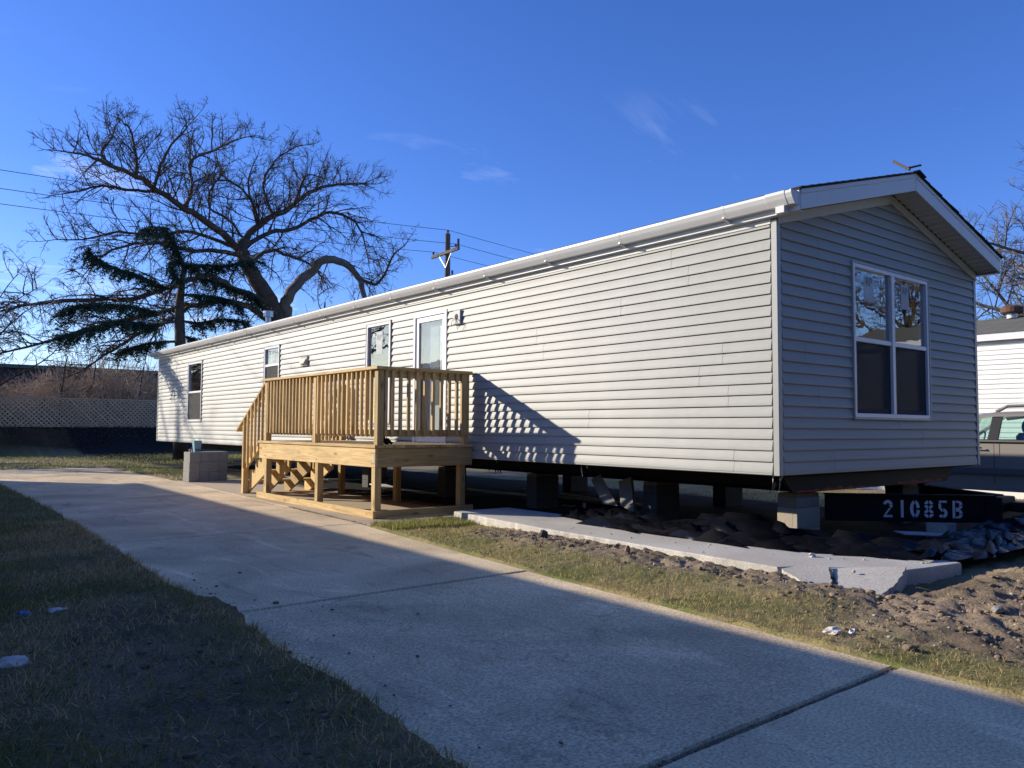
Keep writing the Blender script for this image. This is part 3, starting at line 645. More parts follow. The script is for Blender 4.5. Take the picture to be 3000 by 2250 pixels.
# windows
def window(parent, mp, u0, u1, z0, z1, split=None, cols=1, screen=True, name='window', proud=.03):
    """mp(u,out,z): frame, sashes, panes in the wall opening"""
    def bx(nm, a, b, o0, o1, c, d, m, par, bev=.003):
        V = [mp(a,o0,c), mp(b,o0,c), mp(b,o1,c), mp(a,o1,c), mp(a,o0,d), mp(b,o0,d), mp(b,o1,d), mp(a,o1,d)]
        return obj(nm, V, BF, m, par, bevel=bev)
    fw = .042
    mb = MB()
    def add(a, b, o0, o1, c, d): mb.add([mp(a,o0,c), mp(b,o0,c), mp(b,o1,c), mp(a,o1,c), mp(a,o0,d), mp(b,o0,d), mp(b,o1,d), mp(a,o1,d)], BF)
    add(u0, u0+fw, -.06, proud, z0, z1); add(u1-fw, u1, -.06, proud, z0, z1)
    add(u0+fw, u1-fw, -.06, proud, z1-fw, z1); add(u0+fw, u1-fw, -.06, proud, z0, z0+fw)
    fr = mb.build(name, M_WHITE, parent, bevel=.003)
    # siding-coloured channel around the frame
    mb = MB(); e = .018
    add(u0-e, u0-.001, -.005, proud+.006, z0-e, z1+e); add(u1+.001, u1+e, -.005, proud+.006, z0-e, z1+e)
    add(u0-.001, u1+.001, -.005, proud+.006, z1+.001, z1+e); add(u0-.001, u1+.001, -.005, proud+.006, z0-e, z0-.001)
    mb.build('window_channel', M_TRIM, fr)
    iw = (u1-u0-2*fw-(cols-1)*.062)/cols
    for c in range(cols):
        a = u0+fw+c*(iw+.062); b = a+iw
        if c: bx('mullion', a-.062+.001, a-.001, -.06, proud+.002, z0+fw+.001, z1-fw-.001, M_WHITE, fr)
        if split:
            mid = split; st = .026
            # upper sash sits outside, lower sash inside with a screen
            bx('meeting_rail', a+.001, b-.001, -.045, proud-.008, mid-.024, mid+.024, M_WHITE, fr)
            mb = MB(); lo = z0+fw+.001
            add(a+.001, a+st, -.05, -.012, lo, mid-.025); add(b-st, b-.001, -.05, -.012, lo, mid-.025); add(a+st, b-st, -.05, -.012, lo, lo+.04)
            mb.build('lower_sash', M_WHITE, fr, bevel=.002)
            bx('pane', a+.001, b-.001, -.008, -.004, mid+.025, z1-fw-.001, M_GLASS, fr, 0)
            bx('pane', a+st, b-st, -.036, -.032, lo+.04, mid-.025, M_GLASS, fr, 0)
            if screen: bx('insect_screen', a+.003, b-.003, .002, .003, lo, mid-.026, M_SCREEN, fr, 0)
        else:
            bx('pane', a+.001, b-.001, -.010, -.006, z0+fw+.001, z1-fw-.001, M_GLASS, fr, 0)
    return fr
def sticker(fr, mp, u, z, wd, h, m=M_STICKT, mark=True, flip=1, o=-.0035):
    V = [mp(u, o, z), mp(u+wd, o, z), mp(u+wd, o, z+h), mp(u, o, z+h), mp(u, o+.001, z), mp(u+wd, o+.001, z), mp(u+wd, o+.001, z+h), mp(u, o+.001, z+h)]
    F = [(0,3,2,1),(4,5,6,7),(0,1,5,4),(1,2,6,5),(2,3,7,6),(3,0,4,7)]
    st = obj('sticker', V, F, m, fr)
    if mark:
        lettering('RP', wd*.62, M_PRINT, st, 'printed_mark', lambda x, y, d: mp(u+wd/2+flip*x, o+.002+d*.2, z+h*.62+y))
    return st
wf = window(home, SF, *OPF[0], split=2.035, cols=2)
sticker(wf, SF, 1.58, 2.44, .20, .27); sticker(wf, SF, 1.40, 2.62, .10, .05, mark=False); sticker(wf, SF, 2.38, 2.44, .18, .27)
w1 = window(home, SW, *OPW[0], split=1.98)
w2 = window(home, SW, *OPW[1], split=2.37); sticker(w2, SW, 11.47, 2.44, .18, .24, flip=-1)
w3 = window(home, SW, *OPW[2], split=None); sticker(w3, SW, 7.13, 2.30, .20, .36, flip=-1, o=-.0055); sticker(w3, SW, 7.36, 2.58, .09, .06, mark=False, o=-.0055)
# curtains of paper and dark rooms behind the glass
box('roller_blind', .14, .15, 16.0, 16.95, 1.2, 2.0, M_INT, home)
# glazed storm door with the white house door standing open behind it
u0, u1, z0, z1 = 5.26, 6.14, .90, 2.80
dm = MB()
def dbx(a, b, o0, o1, c, d): dm.add([SW(a,o0,c), SW(b,o0,c), SW(b,o1,c), SW(a,o1,c), SW(a,o0,d), SW(b,o0,d), SW(b,o1,d), SW(a,o1,d)], BF)
dbx(u0, u0+.05, -.08, .03, z0, z1); dbx(u1-.05, u1, -.08, .03, z0, z1); dbx(u0+.05, u1-.05, -.08, .03, z1-.05, z1); dbx(u0, u1, -.08, .045, .80, z0)
door = dm.build('door', M_WHITE, home, bevel=.003)
dm = MB(); a, b, c, d = u0+.055, u1-.055, z0+.01, z1-.055
dbx(a, a+.075, -.03, .012, c, d); dbx(b-.075, b, -.03, .012, c, d); dbx(a+.075, b-.075, -.03, .012, d-.075, d); dbx(a+.075, b-.075, -.03, .012, c, c+.14)
dm.build('storm_door_frame', M_WHITE, door, bevel=.003)
obj('storm_door_pane', [SW(a+.075,-.012,c+.14),SW(b-.075,-.012,c+.14),SW(b-.075,-.008,c+.14),SW(a+.075,-.008,c+.14),SW(a+.075,-.012,d-.075),SW(b-.075,-.012,d-.075),SW(b-.075,-.008,d-.075),SW(a+.075,-.008,d-.075)], BF, M_GLASS, door)
box('entry_door_leaf', .10, .14, 5.31, 6.09, .80, 2.74, M_INTW, door, bevel=.004)
box('door_glazing', .092, .0995, 5.62, 5.84, 1.45, 2.62, mat('frosted_glass', (.20, .22, .24), .25), door)
box('paper_notice', .088, .0912, 5.36, 5.58, 2.10, 2.36, M_PAPER, door)
box('door_handle', -.045, -.013, 5.36, 5.385, 1.75, 1.92, M_BLACK, door, bevel=.004)
# light fixture box and dryer vent
lb = MB(); lb.box(-.048, -.012, 4.90, 5.075, 2.55, 2.75); lbx = lb.build('light_mounting_block', M_TRIM, home, bevel=.008)
lb = MB(); lb.tube([(-.0485, 4.99, 2.655), (-.050, 4.99, 2.655)], .042, 16); lb.build('wiring_hole', M_BLACK, lbx)
for (dy, dz) in ((-.10, -.14), (.09, -.13), (-.06, -.18)):
    lb = MB(); lb.tube([(-.052, 4.99, 2.64), (-.085, 4.99+dy*.6, 2.60), (-.07, 4.99+dy, 2.65+dz)], .0035, 5); lb.build('loose_wire', M_CARGREY, lbx)
vt = MB(); vt.box(-.045, -.013, 9.84, 10.13, 2.255, 2.44); vtx = vt.build('dryer_vent', M_TRIM, home, bevel=.006)
V = [(-.046,9.88,2.405),(-.046,10.09,2.405),(-.105,10.09,2.30),(-.105,9.88,2.30),(-.046,9.88,2.295),(-.046,10.09,2.295)]
obj('vent_hood', V, [(0,3,2,1),(0,4,3),(1,2,5),(3,4,5,2),(0,1,5,4)], M_CREAM, vtx)
# chassis: two long I-beams, front cross-member, belly
for xb in (.92, W_-.92):
    m3 = MB(); m3.box(xb-.07, xb+.07, .24, L_-.2, .50, .512); m3.box(xb-.006, xb+.006, .24, L_-.2, .512, .673); m3.box(xb-.07, xb+.07, .24, L_-.2, .673, .685); m3.build('steel_beam', M_BLACK, home)
for yy in np.arange(1.5, L_-1, 2.4):
    V = [(.25,yy,.66),(W_-.25,yy,.66),(W_-.25,yy+.06,.66),(.25,yy+.06,.66),(.15,yy,.69),(W_-.15,yy,.69),(W_-.15,yy+.06,.69),(.15,yy+.06,.69)]
    obj('outrigger', V, BF, M_BLACK, home)
V = [(.48,.16,.515),(W_-.48,.16,.515),(W_-.48,.20,.515),(.48,.20,.515),(.29,.16,.685),(W_-.29,.16,.685),(W_-.29,.20,.685),(.29,.20,.685)]
cm_ = obj('front_cross_member', V, BF, M_BLACK, home, bevel=.003)
V = []
for i in range(30):
    x = .52+i*.05; h = .012+.028*abs(math.sin(i*.7))*random.uniform(.5, 1.2)*(1-abs(i-15)/19)
    V += [(x, .1575, .518), (x, .1575, .518+h)]
obj('red_paint_edge', V, [(2*i, 2*i+2, 2*i+3, 2*i+1) for i in range(29)], M_RED, cm_)
V = []
for i in range(22):
    x = 2.55+i*.052; h = .012+.03*abs(math.sin(i*.5+1))*random.uniform(.5, 1.2)
    V += [(x, .1575, .518), (x, .1575, .518+h)]
obj('red_paint_edge', V, [(2*i, 2*i+2, 2*i+3, 2*i+1) for i in range(21)], M_RED, cm_)
box('belly_board', .05, W_-.05, .05, L_-.05, .687, .698, M_BELLY, home)
for i in range(16):                        # torn wrap hanging from the belly
    x, y = random.choice([.03, .06, .1]), random.choice([.05, 1.3, 2.5, 2.55, 3.1, 4.2, 4.4])+random.uniform(-.06, .06)
    h = random.uniform(.05, .2); wv = random.uniform(.01, .04)
    V = [(x, y, .70), (x+.02, y+wv, .70), (x+random.uniform(-.04, .04), y+wv*.5+random.uniform(-.05, .05), .70-h*.5), (x+random.uniform(-.04,.04), y+random.uniform(-.06, .06), .70-h), (x+.004, y, .70), (x+.024, y+wv, .70), (x+.004, y+wv*.4, .70-h*.55)]
    obj('torn_wrap', V, [(0,1,2),(0,2,3),(4,6,5),(2,6,3)], random.choice([M_INSULW, M_BELLY]), home)

# ------------------------------------------------------------------ block piers under the home
def cmu(mb, x0, x1, y0, y1, z0, z1): mb.box(x0, x1, y0, y1, z0, z1)
def pier(x, y, zt, label, pale=False, zbase=.02):
    p = empty('block_pier', (x, y, zbase), label, 'block pier', 'block piers under the home')
    z = zt
    box('wood_shim', x-.20, x+.20, y-.10, y+.10, z-.036, z, M_WOODO, p, bevel=.002); z -= .037
    box('cap_block', x-.203, x+.203, y-.105, y+.105, z-.10, z, M_CMU if pale else M_CMUSHADE, p, bevel=.004); z -= .102
    mt = M_CMUL if pale else M_CMUSHADE
    while z > zbase+.03:
        zz0 = max(z-.195, zbase)
        b = box('block', x-.203, x+.203, y-.11, y+.11, zz0, z, mt, p, bevel=.004)
        if z-zz0 > .12: 
            V = boxv(x-.2045, x-.203, y-.055, y+.055, zz0+.02, z-.03); obj('block_core', V, BF, M_CMUL if pale else M_CMUSHADE, b)
        z = zz0-.003
    return p
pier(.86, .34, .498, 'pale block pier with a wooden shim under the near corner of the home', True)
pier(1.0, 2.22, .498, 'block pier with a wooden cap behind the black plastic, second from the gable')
pier(.95, 4.30, .498, 'block pier darkened for shade under the home just right of the deck')
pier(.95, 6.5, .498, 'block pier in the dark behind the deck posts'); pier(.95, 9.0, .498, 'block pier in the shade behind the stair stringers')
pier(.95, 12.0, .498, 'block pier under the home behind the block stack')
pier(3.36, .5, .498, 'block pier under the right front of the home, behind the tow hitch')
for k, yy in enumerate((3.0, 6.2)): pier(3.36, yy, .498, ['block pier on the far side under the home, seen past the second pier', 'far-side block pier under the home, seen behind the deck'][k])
# slanting timbers and loose boards lying under the home
for a, b, wd, lb_ in (((.75, 3.05, .50), (.50, 2.45, .07), .14, 'slanting grey timber under the home, left of the pair'), ((.80, 2.60, .50), (.62, 2.38, .08), .17, 'broad slanting grey timber under the home, right of the pair')):
    tag(board('timber', a, b, .06, wd, M_WOODG, None, up=(0, 1, .3)), lb_, 'timber')
for k, (x, y, an, L, wd, m, lb_) in enumerate([(1.6, 6.3, .2, 1.5, .22, M_PAPER, 'white panel lying on the ground behind the deck'), (1.9, 4.3, .12, 2.2, .14, M_WOODG, 'long grey board lying under the home right of the deck'),
        (2.2, 5.2, -.1, 2.4, .14, M_WOODG, 'grey board lying flat deep under the home'), (1.1, 3.3, .3, 1.2, .05, M_WOODO, 'thin dark batten on the ground under the home'), (.75, 8.3, -.25, 1.6, .25, M_PAPER, 'pale panel on the ground behind the stairs'),
        (.5, 11.2, .4, 1.2, .2, M_PAPER, 'pale panel on the ground between stairs and block stack'), (1.3, 10.2, 1.2, 1.3, .1, M_WOODG, 'short grey board on the ground behind the stairs')]):
    v = Vector((math.cos(an+1.57), math.sin(an+1.57), 0))*L/2; c = Vector((x, y, .075))
    tag(board('loose_board', c-v, c+v+Vector((0, 0, .02)), wd, .02, m, None), lb_, 'board')
box('white_sheet', 1.30, 1.95, -.72, -.50, .125, .135, M_PAPER).rotation_euler = (0, rad(2), rad(-38))
tag(bpy.data.objects['white_sheet'], 'white panel lying flat in front of the tow hitch', 'panel')

# ------------------------------------------------------------------ tow hitch with the stencilled number
H0, H1 = Vector((1.10, .20, 0)), Vector((2.24, -.92, 0))
hd = (H1-H0).normalized(); hn = Vector((hd.y, -hd.x, 0))            # hn: towards the camera side
if hn.y > 0: hn = -hn
hit = empty('tow_hitch', (2.2, -.4, .1), 'black steel tow hitch with stencilled white number in front of the home', 'tow hitch')
def ibeam(name, a, b, z0, z1, fl=.05):
    dirv = (b-a).normalized(); nn = Vector((dirv.y, -dirv.x, 0)); mb = MB()
    for (h0, h1, ww) in ((z0, z0+.012, fl), (z0+.012, z1-.012, .006), (z1-.012, z1, fl)):
        V = [a-nn*ww, b-nn*ww, b+nn*ww, a+nn*ww]; mb.add([(v.x, v.y, h0) for v in V]+[(v.x, v.y, h1) for v in V], BF)
    return mb.build(name, M_BLACK, hit)
bm1 = ibeam('hitch_beam', H0, H1, .225, .490)
ibeam('hitch_beam', Vector((3.20, .20, 0)), Vector((2.42, -.90, 0)), .225, .490)
V = boxv(2.16, 2.50, -1.02, -.86, .235, .478); obj('hitch_head', V, BF, M_BLACK, hit, bevel=.01)
box('coupler', 2.28, 2.40, -1.30, -1.02, .34, .43, M_BLACK, hit, bevel=.02)
# stencil strokes on the web: local (s along beam, h up)
ST = MB()
def web(s, h): q = H0+hd*s+hn*.0085; return (q.x, q.y, h)
def stroke(pts):                            # closed polygon, thin plate
    n = len(pts); A = [web(s, h) for s, h in pts]; o = hn*.0015
    B = [(v[0]+o.x, v[1]+o.y, v[2]) for v in A]
    ST.add(A+B, [tuple(range(n)), tuple(range(n, 2*n))[::-1]]+[(i, n+i, n+(i+1) % n, (i+1) % n) for i in range(n)])
def arc(cx, cz, rx, rz, a0, a1, wd, n=8):
    o = [(cx+rx*math.cos(rad(a0+(a1-a0)*i/n)), cz+rz*math.sin(rad(a0+(a1-a0)*i/n))) for i in range(n+1)]
    i_ = [(cx+(rx-wd)*math.cos(rad(a0+(a1-a0)*i/n)), cz+(rz-wd)*math.sin(rad(a0+(a1-a0)*i/n))) for i in range(n+1)]
    for k in range(n): stroke([o[k], o[k+1], i_[k+1], i_[k]])
def rect(a, b, c, d): stroke([(a,c),(b,c),(b,d),(a,d)])
zb0, zt0 = .262, .432; zc0 = (zb0+zt0)/2; hh = (zt0-zb0)/2; dw = .046; sw = .030
c = .60; arc(c, zt0-.05, dw, .05, 10, 170, sw); arc(c, zt0-.05, dw, .05, -35, 5, sw); stroke([(c+.034, zc0+.012), (c+.010, zc0+.004), (c-.036, zb0+.026), (c-.016, zb0+.026)]); rect(c-.042, c+.042, zb0, zb0+.022)
c = .735; rect(c-.013, c+.013, zb0, zt0)
c = .855; arc(c, zc0, dw, hh, 100, 260, sw, 10); arc(c, zc0, dw, hh, 8, 80, sw); arc(c, zc0, dw, hh, -80, -8, sw)
c = .985
for q in (0, 90, 180, 270): arc(c, zc0+hh*.5, dw*.92, hh*.5, q+10, q+80, sw*.9, 4); arc(c, zc0-hh*.5, dw, hh*.5, q+10, q+80, sw*.9, 4)
c = 1.115; rect(c-.034, c+.040, zt0-.022, zt0); rect(c-.038, c-.014, zc0+.006, zt0-.028); arc(c, zb0+.048, dw, .048, -80, 80, sw); arc(c, zb0+.048, dw, .048, 95, 130, sw, 4); arc(c, zb0+.048, dw, .048, 215, 265, sw, 4)
c = 1.255; rect(c-.048, c-.024, zb0, zt0)
for sg in (1, -1):
    cz = zc0+sg*hh*.5; rect(c-.016, c+.014, cz+hh*.5-.02, cz+hh*.5); rect(c-.016, c+.014, cz-hh*.5, cz-hh*.5+.018); arc(c+.012, cz, .034, hh*.5, -90, -8, sw, 4); arc(c+.012, cz, .034, hh*.5, 8, 90, sw, 4)
sn = ST.build('stencilled_number', M_SPRAY, bm1); sn['label'] = 'white spray-stencilled number 21085B on black steel'
tag(box('concrete_block', 1.72, 1.92, -.70, -.50, .03, .222, M_CMUL, None, bevel=.004), 'pale concrete block under the middle of the tow hitch beam', 'concrete block')

# ------------------------------------------------------------------ wooden deck and stairs
XD, YD, LD = -1.4935, 4.6168, 3.735; YF = YD+LD; ZR0, ZR1, ZD, ZC = .6236, .8604, .898, 1.8735
deck = empty('wooden_deck', (XD/2, YD+LD/2, 0), 'new yellow pine deck with baluster railing and stairs against the home', 'deck')
P4 = .089
def post(x0, y0, z0, z1, name='post'): return board(name, (x0+P4/2, y0+P4/2, z0), (x0+P4/2, y0+P4/2, z1), P4, P4, M_WOOD, deck, up=(1, 0, 0))
for (x, y) in [(XD+.002, YD+.002), (XD+.002, 6.22), (XD+.002, 8.05), (-.20, YD+.04), (-.20, 6.3), (-.20, 8.1)]: post(x, y, .008, ZR0-.002)
# rim joists, inner joists
board('rim_board', (XD+.019, YD-.0, (ZR0+ZR1)/2), (XD+.019, YF, (ZR0+ZR1)/2), .038, ZR1-ZR0, M_WOOD, deck)
board('rim_board', (XD+.0395, YD+.019, (ZR0+ZR1)/2), (-.03, YD+.019, (ZR0+ZR1)/2), .038, ZR1-ZR0, M_WOOD, deck)
board('rim_board', (XD+.0395, YF-.019, (ZR0+ZR1)/2), (-.03, YF-.019, (ZR0+ZR1)/2), .038, ZR1-ZR0-.002, M_WOOD, deck)
board('rim_board', (-.045, YD+.04, (ZR0+ZR1)/2), (-.045, YF-.04, (ZR0+ZR1)/2), .03, ZR1-ZR0-.004, M_WOOD, deck)
for k in range(1, 9):
    y = YD+k*LD/9; board('joist', (XD+.05, y, (ZR0+ZR1)/2), (-.06, y, (ZR0+ZR1)/2), .038, ZR1-ZR0-.006, M_WOOD, deck)
# deck boards run along the house
nb = 10; bw = (-.03-(XD-.022))/nb
for k in range(nb):
    x = XD-.022+bw*(k+.5); dz = random.uniform(-.0015, .0015)
    board('deck_board', (x, YD-.022-random.uniform(0, .01), ZR1+.0195+dz), (x, YF+.02, ZR1+.0195+dz), bw-.006, .036, M_WOOD, deck)
# sill boards on the ground
board('sill_board', (XD-.019, YD-.038, .05), (XD-.019, YF-.02, .05), .038, .092, M_WOOD, deck)
board('sill_board', (XD-.0, YD-.019, .052), (-.03, YD-.019, .052), .038, .092, M_WOOD, deck)
# railing posts
RP = [(XD+.03, YD+.01), (XD+.03, 6.385), (XD+.03, 8.16)]
for (x, y) in RP: post(x, y, ZD+.001, ZC-.04, 'rail_post')
post(-.165, YD+.01, ZD+.001, ZC-.04, 'rail_post'); post(-.165, 8.16, ZD+.001, ZC-.04, 'rail_post')
# caps and rails
board('rail_cap', (XD+.06, YD-.03, ZC-.019), (XD+.06, 8.30, ZC-.019), .14, .038, M_WOOD, deck)
board('rail_cap', (XD+.1305, YD+.04, ZC-.0192), (-.05, YD+.04, ZC-.0192), .14, .0375, M_WOOD, deck)
ZT, ZBM = (1.745, 1.045)
ys = [YD+.01, 6.385, 8.16]
for i in range(2):
    for z in (1.785, 1.045): board('rail', (XD+.07, ys[i]+P4+.001, z), (XD+.07, ys[i+1]-.001, z), .038, .089, M_WOOD, deck)
for z in (1.785, 1.045): board('rail', (XD+.03+P4+.001, YD+.052, z), (-.166, YD+.052, z), .038, .089, M_WOOD, deck)
# balusters: 38 mm square, lower end cut at 45 degrees
bme = bpy.data.meshes.new('baluster'); h = .019; z0, z1 = .995, 1.835
bme.from_pydata([(-h,-h,z0+.032),(h,-h,z0),(h,h,z0),(-h,h,z0+.032),(-h,-h,z1),(h,-h,z1),(h,h,z1),(-h,h,z1)], [], BF); 
_bm = bmesh.new(); _bm.from_mesh(bme); bmesh.ops.bevel(_bm, geom=list(_bm.edges), offset=.002, segments=1, affect='EDGES'); 
bmesh.ops.rotate(_bm, verts=_bm.verts, matrix=Matrix.Rotation(rad(-90), 3, 'Y')); _bm.to_mesh(bme); _bm.free(); bme.materials.append(M_WOOD)
# local x is the length, so the grain runs along it
def baluster(x, y, rz, dz=0, name='baluster'):
    o = link(name, bme, (x, y, dz), deck)
    o.rotation_euler = (Matrix.Rotation(rz, 4, 'Z') @ Matrix.Rotation(rad(90), 4, 'Y')).to_euler(); return o
for i, n in ((0, 13), (1, 14)):
    a, b = ys[i]+P4, ys[i+1]
    for k in range(n): baluster(XD+.031, a+(b-a)*(k+.62)/(n+.25)+random.uniform(-.004, .004), 0)
for x in (-1.35, -1.255, -1.14, -1.02, -.90, -.775, -.65, -.525, -.40, -.28, -.19): baluster(x-.0, YD+.013, rad(90))
# stairs at the far end
NT, RUN = 4, .265; RISE = ZD/(NT+1)
for x in (-1.325, -.97, -.60, -.22):
    pr = [(YF+.002, ZD-RISE)]
    for k in range(NT):
        pr += [(YF+RUN*(k+1), ZD-RISE*(k+1)), (YF+RUN*(k+1), ZD-RISE*(k+2))] if k < NT-1 else [(YF+RUN*(k+1), ZD-RISE*(k+1)), (YF+RUN*(k+1), .006)]
    pr += [(YF+RUN*NT-.20, .006), (YF+.002, ZD-RISE-.30)]
    n = len(pr); V = [(x-.019, p[0], p[1]) for p in pr]+[(x+.019, p[0], p[1]) for p in pr]
    st = obj('stair_stringer', V, [tuple(range(n)), tuple(range(n, 2*n))[::-1]]+[(i, n+i, n+(i+1) % n, (i+1) % n) for i in range(n)], M_WOOD, deck)
for k in range(NT):
    z = ZD-RISE*(k+1)
    for q in (0, 1): board('tread', (-1.345, YF+RUN*k+.075+q*.138, z+.0185), (-.16, YF+RUN*k+.075+q*.138, z+.0185), .134, .036, M_WOOD, deck)
for x in (-1.44, -.20):
    board('stair_post', (x+.0445, 9.205, .006), (x+.0445, 9.205, 1.14), P4, P4, M_WOOD, deck, up=(1, 0, 0))
    sa, sb = Vector((x+.02, 8.19, 1.86)), Vector((x+.02, 9.50, 1.045))
    if x > -1: sa, sb = Vector((x+.02, 8.20, 1.80)), Vector((x+.02, 9.45, 1.02))
    board('stair_rail_cap', sa+Vector((.03, 0, 0)), sb+Vector((.03, 0, 0)), .14, .036, M_WOOD, deck)
    dd = (sb-sa)
    board('stair_rail', sa+dd*.03+Vector((.03, 0, -.085)), sa+dd*.75+Vector((.03, 0, -.085)), .036, .088, M_WOOD, deck)
    board('stair_rail', sa+dd*.06+Vector((.03, 0, -.80)), sa+dd*.82+Vector((.03, 0, -.80)), .036, .088, M_WOOD, deck)
    for k in range(6):
        q = sa+dd*(.12+.63*k/5*.93)
        board('stair_baluster', (x+.006-.02, q.y, q.z-.86), (x+.006-.02, q.y, q.z-.045), .038, .038, M_WOOD, deck, up=(1, 0, 0))
sc_ = bpy.data.meshes.new('screw'); _m = MB(); _m.tube([(0, 0, 0), (-.003, 0, 0)], .006, 8); sc_.from_pydata(_m.V, [], _m.F); sc_.materials.append(M_CARGREY)
for y in (4.66, 4.70, 6.25, 6.29, 8.08, 8.12): 
    for z in (.67, .80): link('screw', sc_, (XD-.0005, y, z), deck)
for y in (4.75, 5.5, 6.3, 7.1, 8.0): link('screw', sc_, (XD-.0385, y, .05), deck)
for (x, y, z) in ((XD-.0005, YD+.03, .74), (-.028, YD-.0015, .76)):
    box('joist_bracket', x-.003, x+.03, y-.003, y+.02, z-.06, z+.05, M_GALV, deck)
bag = MB()
for i in range(7): 
    a = random.uniform(0, 6.28); bag.tube([(-1.30+.05*math.cos(a), YD+.16+.05*math.sin(a), ZD+.01), (-1.26+.03*math.cos(a+1), YD+.15, ZD+.05+random.uniform(0, .03)), (-1.21+.04*math.cos(a), YD+.15+.04*math.sin(a), ZD+.012)], [.018, .03, .012], 6)
tag(bag.build('crumpled_bag', M_PLASTIC, None, smooth=True), 'small crumpled black bag on the deck floor at the corner post', 'bag')

# ------------------------------------------------------------------ stack of loose concrete blocks
rows = ['bottom', 'middle', 'top']; cols = ['leftmost', 'second', 'third', 'rightmost']
for r in range(3):
    for c in range(4):
        x0 = -1.325+c*.203+random.uniform(-.006, .006); y0 = 12.42+random.uniform(-.012, .012)+c*.045; z0 = .0045+r*.1985
        mb = MB(); x1, y1, z1 = x0+.197, y0+.397, z0+.197
        b = box('concrete_block', x0, x1, y0, y1, z0, z1, M_CMU, None, bevel=.004)
        tag(b, f'grey concrete block in the {rows[r]} row, {cols[c]} column of the stack left of the deck', 'concrete block', 'stacked concrete blocks')
        for k in (0, 1): box('core_recess', x0-.0012, x0, y0+.05+k*.16, y0+.18+k*.16, z0+.03, z1-.03, M_CMU, b)
bx_ = MB(); bx_.add([(-1.19,12.55,.603),(-1.08,12.55,.603),(-1.08,12.66,.603),(-1.19,12.66,.603),(-1.215,12.53,.83),(-1.055,12.53,.83),(-1.055,12.68,.83),(-1.215,12.68,.83)], BF)
bb = bx_.build('pale_blue_box', M_PALEBLUE, None, bevel=.004); tag(bb, 'pale blue plastic box standing on the block stack', 'box')
box('dark_label', -1.185, -1.085, 12.5445, 12.5465, .62, .68, mat('slate_label', (.10, .16, .20), .6), bb)
cl = MB(); cl.tube([(-1.31, 12.5, .604), (-1.31, 12.5, .655), (-1.265, 12.5, .655), (-1.265, 12.5, .604)], .011, 6); tag(cl.build('cream_handle', M_CREAM, None), 'small cream plastic hoop on the left end of the block stack', 'hoop')

